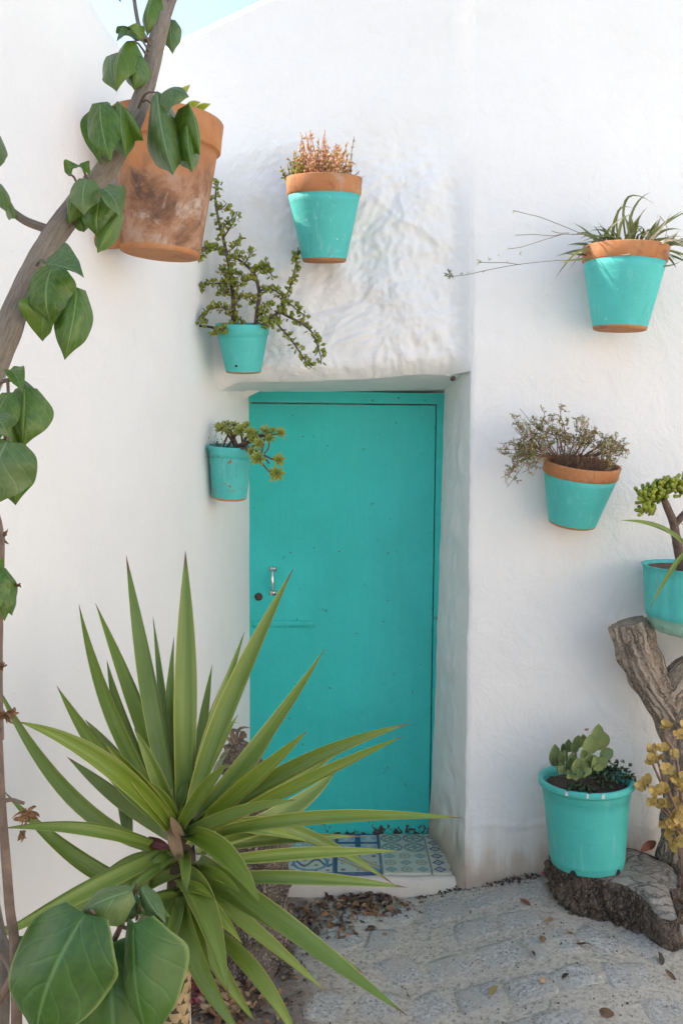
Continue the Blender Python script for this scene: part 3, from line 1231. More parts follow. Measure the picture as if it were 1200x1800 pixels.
def flower_pot(name, label, cat, bx, by, Y, rim_w, bot_w, h_, rim_h, tilt, roll, body_m, rim_m, group, soil_drop=0.02, hook=None, hole=False, clay_foot=True):
    s = Y / FPX
    R, r, H, RH = rim_w / 2 * s, bot_w / 2 * s, h_ * s, rim_h * s
    M = pot_matrix(P(bx, by, Y), tilt, roll)
    root = thing(name, label, cat, None, group, M)
    t = 0.011
    rb = R - (0.008 if rim_w < 170 else 0.014)                       # body radius under the rim
    mb = MB()
    f = (H - RH) / H
    z1 = H - RH
    foot = 0.012 if clay_foot else 0.0
    prof = [(0.0, 0.004), (r * .6, 0.002), (r * .93, 0.0), (r, 0.003), (r + (rb - r) * 0.05, 0.05 * z1)]
    ms = [1 if clay_foot else 0] * 3 + [1 if clay_foot else 0]
    for k in range(1, 9):
        kk = 0.05 + 0.95 * k / 8
        prof.append((r + (rb - r) * kk, z1 * kk + 0.001))
        ms.append(0)
    prof += [(rb - t, z1 + 0.001)]
    ms += [0]
    lathe(mb, prof, 48, ms, wob=0.006, seed=bx)
    build('pot_body', mb, [body_m, MT['clay']], root, M=M)
    mb = MB()
    R0 = R - 0.004
    prof = [(rb - t, z1 - 0.012), (rb - .001, z1 - 0.002), (R0 - .003, z1), (R0, z1 + .003), (R0 + .001, z1 + RH * .5), (R, H - .004), (R - .002, H - .001), (R - .005, H), (R - t - .001, H - .001), (R - t - .003, H - .006), (R - t - .005, H - RH * .6), (rb - t - .001, z1 - .010), (rb - t, z1 - .013)]
    lathe(mb, prof, 48, wob=0.006, seed=bx + 3)
    build('pot_rim', mb, rim_m, root, M=M)
    mb = MB()
    lathe(mb, [(0, H - soil_drop + .006), (R * .3, H - soil_drop + .005), (R * .6, H - soil_drop + .001), (R - t - .004, H - soil_drop - .004)], 24, wob=0.0)
    for i, v in enumerate(mb.v):
        mb.v[i] = (v[0], v[1], v[2] + .005 * mn.noise(Vector(v) * 60))
    build('soil', mb, MT['soil'], root, M=M)
    if hook is not None:
        mb = MB()
        top = M @ Vector((0, R - 0.01, H - RH * .5)) if hook == 'back' else M @ Vector((-R + 0.01, 0, H - RH * .5))
        if hook == 'back':
            end = Vector((top.x, (YB if top.x < .43 else YR) + .03, top.z + .012))
        else:
            end = Vector((wall_x(top.y) - .03, top.y, top.z + .012))
        tube(mb, [top, top.lerp(end, .5) + Vector((0, 0, .004)), end], .005, 8, 3)
        build('wall_hook', mb, MT['rust'], root)
    if hole:
        mb = MB()
        a = math.radians(-105)
        z = H * .17
        rr = r + (rb - r) * z / z1
        lathe(mb, [(0, .0006), (.005, .0006), (.0055, -.003)], 12)
        Mh = M @ Matrix.Translation((rr * math.cos(a), rr * math.sin(a), z)) @ Matrix.Rotation(a + math.pi / 2, 4, 'Z') @ Matrix.Rotation(math.pi / 2, 4, 'X')
        build('drain_hole', mb, flat_mat('dark_hole', (0.01, 0.01, 0.01), 0.9), root, M=Mh)
    return root, M, R - t, H - soil_drop


GP = 'turquoise pots hung on the walls'
pot1 = flower_pot('flower_pot', 'turquoise pot with bare terracotta rim, hanging above the door, highest of the turquoise pots', 'flower pot', 570, 461, 3.315, 131, 75, 138, 28, 11, 0, MT['pot_chip'], MT['clay'], GP, hook='back')
pot2 = flower_pot('flower_pot', 'all turquoise pot with a small drain hole, in the corner above the door top', 'flower pot', 428, 655, 3.31, 94, 61, 84, 19, 13, 0.8, MT['pot'], MT['pot'], GP, hook='side', hole=True)
pot3 = flower_pot('flower_pot', 'scuffed all turquoise pot on the left wall beside the door', 'flower pot', 403, 877, 3.365, 82, 60, 94, 18, 8, 3.2, MT['pot_chip'], MT['pot'], GP, hook='side')
pot4 = flower_pot('flower_pot', 'turquoise pot with terracotta rim holding grassy blades, upper right wall', 'flower pot', 1088, 581, 3.215, 146, 90, 141, 26, 5, 2.2, MT['pot'], MT['clay'], GP, hook='back')
pot5 = flower_pot('flower_pot', 'tilted turquoise pot with orange rim under the dry twiggy shrub', 'flower pot', 1004, 922, 3.26, 132, 80, 112, 22, 14, 5.2, MT['pot'], MT['clay'], GP, hook='back')
big = flower_pot('terracotta_pot', 'large unpainted terracotta pot with whitish stains hanging on the left wall', 'flower pot', 282, 449, 2.52, 192, 136, 228, 48, 5, 4.5, MT['clay_big'], MT['clay_big'], None, hook='side')
# peg under the big pot
mb = MB()
q = P(212, 424, 2.50)
tube(mb, [q + Vector((.02, 0, 0)), q - Vector((.03, 0, .001)), Vector((wall_x(2.5) - .02, 2.5, q.z))], [.018, .022, .018], 10, 3, .15, 30)
build('wall_peg', mb, MT['clay_big'], big[0])

# bucket on the log
s = 3.10 / FPX
BM = pot_matrix(P(1031, 1516, 3.12), 0, -1.2)
bucket = thing('bucket', 'turquoise plastic bucket pot with rolled lip standing on the log', 'plant bucket', None, None, BM)
mb = MB()
H = 0.318
rb, rt = .131, .157
prof = [(0, .008), (rb - .03, .006), (rb - .012, 0), (rb - .002, .002), (rb, .006), (rb + .001, .022), (rb + .004, .026), (rb + .004, .03)]
for k in range(1, 8):
    prof.append((rb + .004 + (rt - rb - .006) * k / 8, .03 + (H - .085) * k / 8))
prof += [(rt - .002, H - .055), (rt + .001, H - .052), (rt + .001, H - .034), (rt + .003, H - .030)]
lathe(mb, prof, 64)
build('bucket_body', mb, MT['bucket'], bucket, M=BM)
mb = MB()
prof = [(rt + .002, H - .031), (rt + .006, H - .026), (rt + .013, H - .024), (rt + .0155, H - .018), (rt + .0155, H - .008), (rt + .012, H - .001), (rt + .006, H), (rt - .002, H - .003), (rt - .006, H - .02), (rt - .012, H - .10)]
lathe(mb, prof, 64)
build('bucket_lip', mb, MT['bucket'], bucket, M=BM)
mb = MB()
lathe(mb, [(0, H - .020), (.05, H - .022), (.11, H - .028), (rt - .008, H - .034)], 32)
for i, v in enumerate(mb.v):
    mb.v[i] = (v[0], v[1], v[2] + .008 * mn.noise(Vector(v) * 40))
build('soil', mb, MT['soil'], bucket, M=BM)
MT['chipwhite'] = flat_mat('paint_scuff', (0.55, 0.62, 0.58), 0.7, 0.3, 90)
for a, w in ((-128, .006), (-104, .004), (-86, .006)):
    mb = MB()
    ra = math.radians(a)
    rows = []
    for dz in (-.017, -.009, -.002):
        rows.append([((rt + .0163) * math.cos(ra + d), (rt + .0163) * math.sin(ra + d), H + dz) for d in (-w / .17, 0, w / .17 * (1 + dz * 20))])
    mb.grid(rows)
    build('scuff', mb, MT['chipwhite'], bucket, M=BM)
MT['hole'] = flat_mat('drain_notch_dark', (0.02, 0.018, 0.016), 0.9)
for a in (-127, -52):
    mb = MB()
    ra = math.radians(a)
    rows = []
    for z_, w in ((-.0005, .014), (.010, .012), (.019, .006)):
        rows.append([((rb + .0022) * math.cos(ra + d), (rb + .0022) * math.sin(ra + d), z_) for d in (-w / .14, 0, w / .14)])
    mb.grid(rows)
    build('drain_notch', mb, MT['hole'], bucket, M=BM)

# ribbed planter bowl at the right edge
PM = pot_matrix(P(1236, 1112, 3.12), 2, 2)
planter = thing('planter_bowl', 'ribbed turquoise planter bowl resting on the forked driftwood trunk', 'planter', None, None, PM)
mb = MB()
Hh = .243
prof = [(0, .005), (.12, .003), (.168, 0), (.185, .010), (.195, .035), (.200, .055), (.204, .058)]
for k in range(1, 8):
    prof.append((.204 + .018 * k / 7, .058 + (Hh - .066) * k / 7))
prof += [(.229, Hh - .003), (.228, Hh), (.219, Hh - .002), (.214, Hh - .03), (.205, Hh - .10)]
lathe(mb, prof, 96, [1] * 5 + [0] * 14, lobes=22, lamp=.035)
MT['pot_foot'] = teal_mat('faded_planter_foot', (0.26, 0.47, 0.38), 0.0, 0.6)
build('bowl', mb, [MT['pot'], MT['pot_foot']], planter, M=PM)
mb = MB()
lathe(mb, [(0, Hh - .03), (.1, Hh - .03), (.215, Hh - .012)], 40)
build('soil', mb, soil_mat('reddish_soil', (0.06, 0.03, 0.02), (0.22, 0.11, 0.075)), planter, M=PM)

# ------------------------------------------------------------------ log, driftwood trunk, bark stump
log = thing('log', 'low weathered log with rough bark front lying under the bucket', 'log', (1.0, 3.05, 0.03))
OUT = [(.80, 3.22), (.805, 3.13), (.82, 3.06), (.86, 3.03), (.93, 3.01), (1.00, 2.955), (1.045, 2.90), (1.065, 2.84), (1.09, 2.81), (1.13, 2.82), (1.145, 2.89), (1.155, 2.95), (1.19, 2.97), (1.215, 3.04), (1.21, 3.16), (1.12, 3.25), (.95, 3.30), (.84, 3.28)]
oc, _ = catmull([Vector((x, y, 0)) for x, y in OUT + OUT[:1]], [1] * (len(OUT) + 1), 18)
oc = oc[:-1]
cen = Vector((1.02, 3.12, 0))


def log_top(x, y):
    toe = sstep(.20, 0.0, math.hypot(x - 1.125, y - 2.83))
    return 0.195 - 0.13 * max(0, 3.08 - y) - 0.02 * toe + 0.016 * mn.noise(Vector((x * 9, y * 9, 1))) * (1 - sstep(.12, .06, math.hypot(x - .96 + .06, y - 3.13)))


mb = MB()
rows, rows2 = [], []
NR = 9
for j in range(NR + 1):
    k = j / NR
    rows.append([(lambda q: (q.x, q.y, log_top(q.x, q.y) - .02 * k ** 8))(cen.lerp(o, 0.02 + .96 * k)) for o in oc + oc[:1]])
mb.grid(rows)
top = build('log_top', mb, MT['logtop'], log)
mb = MB()
rows = []
for j in range(29):
    k = j / 28
    r = []
    for o in oc + oc[:1]:
        q = cen.lerp(o, .985)
        dirv = (o - cen).normalized()
        zt = log_top(q.x, q.y) - .012
        zb = -0.03
        z = zt + (zb - zt) * k
        b = .012 * math.sin(math.pi * min(1, k * 1.3)) + .028 * mn.noise(Vector((q.x * 16, q.y * 16, z * 16))) * math.sin(math.pi * min(1, .08 + k)) + .012 * mn.noise(Vector((q.x * 45, q.y * 45, z * 45))) * min(1, k * 5)
        vd = mn.voronoi(Vector((q.x * 30, q.y * 30, z * 22)))[0]
        b += (.038 * min(.5, vd[1] - vd[0]) - .004 + .010 * mn.noise(Vector((q.x * 60, q.y * 60, z * 12)))) * min(1, k * 6) * (.25 if math.hypot(q.x - 1.125, q.y - 2.83) < .07 else 1)
        q = q + dirv * b
        r.append((q.x, q.y, z))
    rows.append(r)
mb.grid(rows, flip=False)
build('bark', mb, MT['logbark'], log)

trunk = thing('driftwood_trunk', 'forked grey driftwood trunk with a sawn upper end leaning at the right wall', 'tree trunk', P(1185, 1570, 3.14))
mb = MB()
Yt = 3.17
tp = [(1104, 1093), (1112, 1118), (1128, 1165), (1152, 1210), (1182, 1260), (1194, 1320), (1196, 1390), (1196, 1450), (1194, 1510), (1196, 1580), (1202, 1640)]
tr = [32, 33, 33, 31, 31, 29, 28, 31, 34, 32, 34]
tube(mb, [P(x, y, Yt) for x, y in tp], [r * Yt / FPX for r in tr], 64, 12, .20, 14, ridge=.26, nr=16, capm=1)
build('trunk', mb, [MT['drift'], MT['drift_cut']], trunk)
mb = MB()
tube(mb, [P(x, y, Yt) for x, y in [(1172, 1240), (1200, 1195), (1240, 1165), (1290, 1130), (1340, 1108)]], [r * Yt / FPX for r in (30, 34, 30, 27, 24)], 20, 6, .10, 18, ridge=.14, nr=9)
build('branch', mb, MT['drift'], trunk)

stump = thing('bark_stump', 'crumbling brown bark stump standing behind the spiky plant left of the door', 'tree stump', P(432, 1715, 2.95))
mb = MB()
sp = [(438, 1760, 2.94), (440, 1690, 2.94), (446, 1610, 2.95), (452, 1530, 2.97), (452, 1460, 2.99), (440, 1390, 3.0), (424, 1335, 3.0), (412, 1305, 3.0)]
tube(mb, [P(*q) for q in sp], [r * 2.97 / FPX for r in (78, 66, 56, 50, 48, 40, 28, 14)], 80, 16, .30, 22, ridge=.12)
for i, v in enumerate(mb.v):
    q = Vector(v)
    vd = mn.voronoi(Vector((q.x * 45, q.y * 45, q.z * 26)))[0]
    dr = (q - Vector((P(440, 1500, 2.97).x, 2.97, q.z))).normalized()
    mb.v[i] = tuple(q + dr * (.022 * min(.55, vd[1] - vd[0]) + .008 * mn.noise(q * 70)))
build('stump_bark', mb, MT['stumpbark'], stump)


# ------------------------------------------------------------------ leaf builders
def heart_mesh(name, mt, fold=.25, arch=.12, wave=.04, curl=0.0, seed=0, n=20, m=14, bite=0.0):
    mb = MB()
    rows, uvs = [], []
    r = random.Random(seed)
    side = r.uniform(-.06, .06)
    for j in range(n + 1):
        v = j / n
        if v < .34:
            f = math.sin(math.pi / 2 * v / .34) ** .55
        else:
            t_ = (v - .34) / .66
            f = (1 - t_ ** 2.1) * (1 - .30 * sstep(.55, .95, t_))
        row, uv = [], []
        for i in range(m + 1):
            u = i / m * 2 - 1
            wv = 1 + 0.05 * mn.noise(Vector((v * 5, seed, 3 if u > 0 else 9)))
            if bite and u * bite > 0:
                wv *= 1 - .42 * math.exp(-((v - .55) / .07) ** 2) - .3 * math.exp(-((v - .72) / .05) ** 2)
            x = u * .5 * f * wv + side * math.sin(math.pi * v)
            lobe = -.085 * abs(u) * math.exp(-(v / .10) ** 2)
            y = v + lobe * (1 if v > 0 else 0)
            au = abs(u)
            z = fold * (au ** (2.0 if fold < 0 else 1.3)) * .5 * f + 4 * arch * v * (1 - v) + wave * math.sin(v * 9 + seed + (1.5 if u > 0 else 0)) * au ** 2 * f
            z -= .02 * (1 - au) * f + .5 * max(0, v - .72) ** 2
            if curl:
                a = curl * u * f
                z += abs(x) * math.sin(abs(a)) * .8
                x *= math.cos(a)
            z += .010 * mn.noise(Vector((u * 3, v * 5, seed * 3.3)))
            row.append((x, y, z))
            uv.append((i / m, v))
        rows.append(row)
        uvs.append(uv)
    mb.grid(rows, uvs)
    return mesh_of(name, mb, mt)


HV = {}
for key in ('heart', 'heart_blue', 'heart_big'):
    HV[key] = [heart_mesh('leaf', MT[key], f, a, w, c, i) for i, (f, a, w, c) in enumerate([(-.40, .15, .09, 0), (-.85, .20, .08, .0), (-1.3, .14, .09, .0), (.30, .26, .11, .2), (-1.8, .12, .07, .0), (.5, .12, .12, 0)])]
HV['bitten'] = [heart_mesh('leaf', MT['heart'], .3, .1, .04, .2, 40, bite=-1)]


def put_leaf(me, base, tip, width, nrm, parent, name='leaf'):
    y = tip - base
    L = y.length
    y = y / L
    z = Vector(nrm) - y * Vector(nrm).dot(y)
    z.normalize()
    x = y.cross(z)
    R = Matrix((x, y, z)).transposed().to_4x4()
    sz = (L + width) * .5
    return link(name, me, Matrix.Translation(base) @ R @ Matrix.Diagonal((width, L, sz, 1)), parent)


def sword(mb, B, C, T, w, nrm, keel=.20, th=.0022, n=18, base_w=.62, taper=1.7, twist=0.0, peak=.45):
    """blade along a quadratic curve with a shallow V section"""
    rows, uvs = [], []
    prevx = None
    for j in range(n + 1):
        t = j / n
        p = B * (1 - t) ** 2 + C * (2 * t * (1 - t)) + T * t * t
        d = ((C - B) * (2 * (1 - t)) + (T - C) * (2 * t)).normalized()
        nn = Vector(nrm)
        if twist:
            nn = Quaternion(d, twist * t) @ nn
        z = (nn - d * nn.dot(d)).normalized()
        x = d.cross(z)
        if t < peak:
            ww = base_w + (1 - base_w) * math.sin(t / peak * math.pi / 2)
        else:
            ww = 1 - ((t - peak) / (1 - peak)) ** taper
        ww = max(ww, .012) * w * .5
        k = keel * ww * 2 * (1 - .4 * t)
        thk = th * (1 - .7 * t)
        rows.append([p - x * ww + z * k, p - x * ww * .5 + z * k * .38, p - z * 0, p + x * ww * .5 + z * k * .38, p + x * ww + z * k,
                     p + x * ww * .5 + z * (k * .38 - thk), p - z * thk, p - x * ww * .5 + z * (k * .38 - thk), p - x * ww + z * k])
        uvs.append([(0, t), (.25, t), (.5, t), (.75, t), (1, t), (.75, t), (.5, t), (.25, t), (0, t)])
    mb.grid(rows, uvs)


def lens(mb, p, d, n, L, w, th=.25, m=0, uvv=0.5, tipw=.6):
    """fleshy little leaf: 5-row lens"""
    d = d.normalized()
    z = n - d * n.dot(d)
    if z.length < 1e-4:
        z = d.orthogonal()
    z.normalize()
    x = d.cross(z)
    h = w * th
    b = mb.vert(p, (.5, 0))
    t = mb.vert(p + d * L, (.5, 1))
    l1, r1 = mb.vert(p + d * L * tipw - x * w / 2, (0, .6)), mb.vert(p + d * L * tipw + x * w / 2, (1, .6))
    u1, d1 = mb.vert(p + d * L * (tipw - .08) + z * h / 2, (.5, .5)), mb.vert(p + d * L * (tipw - .08) - z * h / 2, (.5, .5))
    for q in ((b, r1, u1), (b, u1, l1), (t, u1, r1), (t, l1, u1), (b, d1, r1), (b, l1, d1), (t, r1, d1), (t, d1, l1)):
        mb.face(q, m)


def rvec(r, up=0.0):
    while True:
        v = Vector((r.uniform(-1, 1), r.uniform(-1, 1), r.uniform(-1, 1) + up))
        if .05 < v.length < 1.6:
            return v.normalized()


# ------------------------------------------------------------------ spiky yucca in front
YC = 1.78
crown = P(322, 1468, YC)
yucca = thing('yucca_plant', 'large spiky yucca with long sword leaves and a scaly trunk in front of the door', 'plant', P(300, 2250, YC))
# (base px, base py, mid px, mid py, tip px, tip py, width px, tip depth, nrm x)
YL = [
    (306, 1440, 262, 1210, 222, 976, 40, 1.95, .1), (322, 1440, 326, 1200, 326, 968, 50, 1.86, .0), (338, 1430, 408, 1230, 516, 998, 44, 1.86, -.2),
    (340, 1440, 455, 1310, 571, 1140, 36, 1.98, -.1), (338, 1462, 520, 1345, 722, 1271, 36, 1.72, -.1), (346, 1466, 535, 1372, 708, 1294, 28, 1.62, .1),
    (350, 1474, 560, 1438, 814, 1438, 30, 1.70, 0), (298, 1440, 200, 1255, 139, 1062, 34, 2.05, .2), (306, 1442, 238, 1245, 168, 1060, 36, 2.10, .2),
    (300, 1400, 288, 1240, 269, 1084, 20, 2.15, 0), (296, 1450, 190, 1340, 100, 1205, 38, 2.02, .2), (296, 1492, 130, 1400, -12, 1190, 36, 1.88, .25),
    (318, 1474, 190, 1345, 30, 1268, 44, 1.50, .1), (302, 1502, 165, 1460, 6, 1456, 30, 1.60, .1), (262, 1560, 150, 1520, 5, 1388, 38, 1.84, .2),
    (306, 1494, 165, 1560, -30, 1662, 40, 1.52, .1), (280, 1545, 150, 1590, -20, 1640, 30, 1.75, .2), (345, 1410, 358, 1290, 373, 1168, 27, 2.10, 0),
    (356, 1440, 440, 1345, 500, 1250, 24, 2.12, 0), (334, 1462, 440, 1372, 541, 1284, 36, 1.66, -.1), (366, 1482, 500, 1430, 592, 1352, 44, 2.05, -.1),
    (360, 1520, 530, 1502, 704, 1496, 28, 1.95, .2), (362, 1545, 540, 1546, 716, 1560, 30, 1.85, 0), (376, 1470, 510, 1460, 694, 1556, 32, 2.05, 0),
    (326, 1468, 392, 1505, 458, 1588, 52, 1.48, .2), (316, 1535, 362, 1590, 402, 1752, 60, 1.46, .0), (350, 1512, 510, 1635, 716, 1786, 46, 1.46, .2),
    (352, 1550, 470, 1610, 640, 1712, 42, 1.62, .1), (376, 1640, 452, 1715, 530, 1840, 36, 1.64, .1), (322, 1570, 350, 1690, 432, 1830, 46, 1.50, -.1),
    (296, 1440, 230, 1310, 188, 1160, 36, 2.02, .1), (228, 1470, 218, 1400, 212, 1290, 30, 2.02, .1), (345, 1500, 420, 1480, 520, 1440, 34, 2.0, .1),
    (312, 1442, 272, 1250, 246, 1130, 30, 2.05, .1), (330, 1440, 372, 1290, 430, 1110, 32, 2.02, -.1), (300, 1470, 205, 1400, 118, 1330, 32, 1.98, .2), (340, 1470, 470, 1400, 612, 1310, 30, 1.95, 0), (352, 1500, 470, 1478, 640, 1470, 26, 2.02, .1), (346, 1560, 440, 1630, 575, 1745, 32, 1.72, .1), (310, 1560, 268, 1640, 225, 1760, 34, 1.66, .2), (296, 1520, 200, 1560, 96, 1622, 30, 1.72, .2), (300, 1456, 214, 1340, 150, 1265, 28, 2.06, .1), (338, 1450, 418, 1370, 470, 1285, 26, 2.06, -.1), (334, 1580, 380, 1690, 452, 1800, 34, 1.72, .1),
    (320, 1450, 300, 1300, 306, 1120, 30, 2.05, 0), (330, 1440, 350, 1330, 400, 1180, 26, 2.1, 0), (318, 1560, 300, 1640, 262, 1700, 34, 1.56, .1),
]
ryu = random.Random(4)
for i in range(26):                       # short inner blades and leaf bases round the crown
    a = ryu.uniform(-2.9, .3) if i < 12 else ryu.uniform(.1, 3.0)
    L = ryu.uniform(90, 260) if i < 12 else ryu.uniform(60, 170)
    bx, by = 322 + ryu.uniform(-14, 14), (ryu.uniform(1450, 1490) if i < 12 else ryu.uniform(1490, 1600))
    tx, ty = bx + math.cos(a) * L, by + math.sin(a) * L * .9
    YL.append((bx, by, (bx + tx) / 2, (by + ty) / 2 - 10, tx, ty, ryu.uniform(24, 34), YC + ryu.uniform(-.22, .12), ryu.uniform(-.3, .3)))
for i, (bx, by, mx, my, tx, ty, w, ty_, nx) in enumerate(YL):
    B, T = P(bx, by, YC - .01 + .02 * math.sin(i * 2.1)), P(tx, ty, ty_)
    Mid = P(mx, my, (YC + ty_) / 2 + (-.02 if ty < 1400 else -.03))
    C = Mid * 2 - (B + T) * .5
    lean = 0.15 if ty < 1350 else 0.75
    nrm = Vector((nx + .25 * math.sin(i * 1.7), -1, lean)).normalized()
    mb = MB()
    sword(mb, B, C, T, w * .80 * (YC + ty_) / 2 / FPX, nrm, keel=.28 + .22 * ((i * 7) % 5) / 4, twist=.25 * math.sin(i * 3.3))
    build('leaf', mb, MT['yucca'], yucca)
mb = MB()
tk = [P(322, 1440, YC), P(320, 1520, YC), P(314, 1640, YC), P(308, 1800, YC), P(300, 2270, YC)]
tube(mb, tk, [.018, .030, .029, .030, .036], 16, 6, .06, 30)
MT['straw'] = flat_mat('straw_leaf_base', (0.40, 0.285, 0.15), 0.7, 0.35, 30)
MT['straw_dark'] = flat_mat('fibrous_trunk', (0.075, 0.055, 0.035), 0.9, 0.4, 60)
build('trunk', mb, MT['straw_dark'], yucca)
mb = MB()
mb.grid([[(-.014, -.002, 0), (-.006, -.007, 0), (.006, -.007, 0), (.014, -.002, 0)], [(-.013, -.004, .012), (-.006, -.009, .012), (.006, -.009, .012), (.013, -.004, .012)], [(-.006, -.006, .024), (-.003, -.0095, .025), (.003, -.0095, .025), (.006, -.006, .024)], [(-.001, -.007, .032), (0, -.008, .033), (0, -.008, .033), (.001, -.007, .032)]])
scale_me = mesh_of('leaf_base', mb, MT['straw'])
pp, _ = catmull(tk, [0] * 5, 20)
for i in range(150):
    t = i / 150
    pz = crown.z - .11 - t * .50
    k = min(range(len(pp)), key=lambda j: abs(pp[j].z - pz))
    a = i * 2.39996
    q = Vector((pp[k].x, pp[k].y, pz))
    Mx = Matrix.Translation(q) @ Matrix.Rotation(a, 4, 'Z') @ Matrix.Translation((0, -.024, 0)) @ Matrix.Rotation(math.radians(10), 4, 'X') @ Matrix.Diagonal((1.05, 1, 1.15 * (-1 if i % 2 else -1), 1))
    link('leaf_base', scale_me, Mx, yucca)
# papery bract and red leaf base
MT['paper'] = flat_mat('papery_bract', (0.34, 0.22, 0.12), 0.8, 0.3, 30, trans=.2)
MT['redbase'] = flat_mat('red_leaf_base', (0.085, 0.012, 0.014), 0.5, 0.3, 30)
for (a, b_, w, mt) in (((300, 1455, 1.74), (322, 1525, 1.70), .026, 'paper'), ((318, 1470, 1.73), (300, 1435, 1.72), .02, 'paper'), ((262, 1478, 1.75), (300, 1490, 1.74), .022, 'redbase'), ((276, 1500, 1.76), (305, 1520, 1.75), .025, 'redbase')):
    mb = MB()
    A, Bq = P(*a), P(*b_)
    sword(mb, A, (A + Bq) / 2 + Vector((0, -.008, .004)), Bq, w, (0.2, -1, .3), keel=.35, n=8, base_w=.8)
    build('bract', mb, MT[mt], yucca)
stk = MB()
tube(stk, [P(326, 1625, 1.83), P(331, 1790, 1.83), P(342, 2230, 1.83)], .0062, 8, 3, .05, 20)
tag(build('plant_stake', stk, flat_mat('pale_cane', (0.55, 0.52, 0.48), 0.7, 0.2, 40)), 'thin pale cane standing upright beside the scaly yucca trunk', 'stake')

# ------------------------------------------------------------------ leafy tree at the left
TY = 1.42
tree = thing('tree', 'slanting bare-barked tree branch with glossy heart-shaped leaves crossing the upper left', 'tree', P(-260, 2600, 1.3))
TB = [(-260, 2600, 1.30), (-250, 1700, 1.32), (-190, 1150, 1.34), (-80, 820, 1.36), (2, 612, 1.38), (36, 527, 1.40), (86, 430, 1.42), (134, 362, 1.45), (184, 302, 1.48), (226, 232, 1.50), (256, 155, 1.53), (272, 90, 1.55), (287, 30, 1.57)]
TR = [40, 36, 31, 27, 23.5, 22, 21, 19.5, 18, 17, 16, 15, 14]
mb = MB()
tp3 = [P(*q) for q in TB]
trp = tube(mb, tp3, [r * q[2] / FPX for r, q in zip(TR, TB)], 22, 8, .09, 30, ridge=.05)
build('trunk', mb, MT['branch'], tree)
for pts, rr in ([[(284, 45, 1.57), (302, 0, 1.58), (330, -60, 1.6)], [11, 9, 8]], [[(287, 38, 1.57), (282, -10, 1.58), (268, -60, 1.6)], [14, 12, 10]],
                [[(96, 408, 1.42), (84, 403, 1.42), (45, 388, 1.42), (8, 362, 1.42), (-40, 330, 1.42)], [11, 8, 7, 6, 6]],
                [[(258, 72, 1.54), (246, 50, 1.54), (240, 25, 1.55), (235, -10, 1.56)], [6, 4, 3.5, 3.5]]):
    mb = MB()
    tube(mb, [P(*q) for q in pts], [r * 1.48 / FPX for r in rr], 12, 5, .10, 40)
    build('branch', mb, MT['branch'], tree)
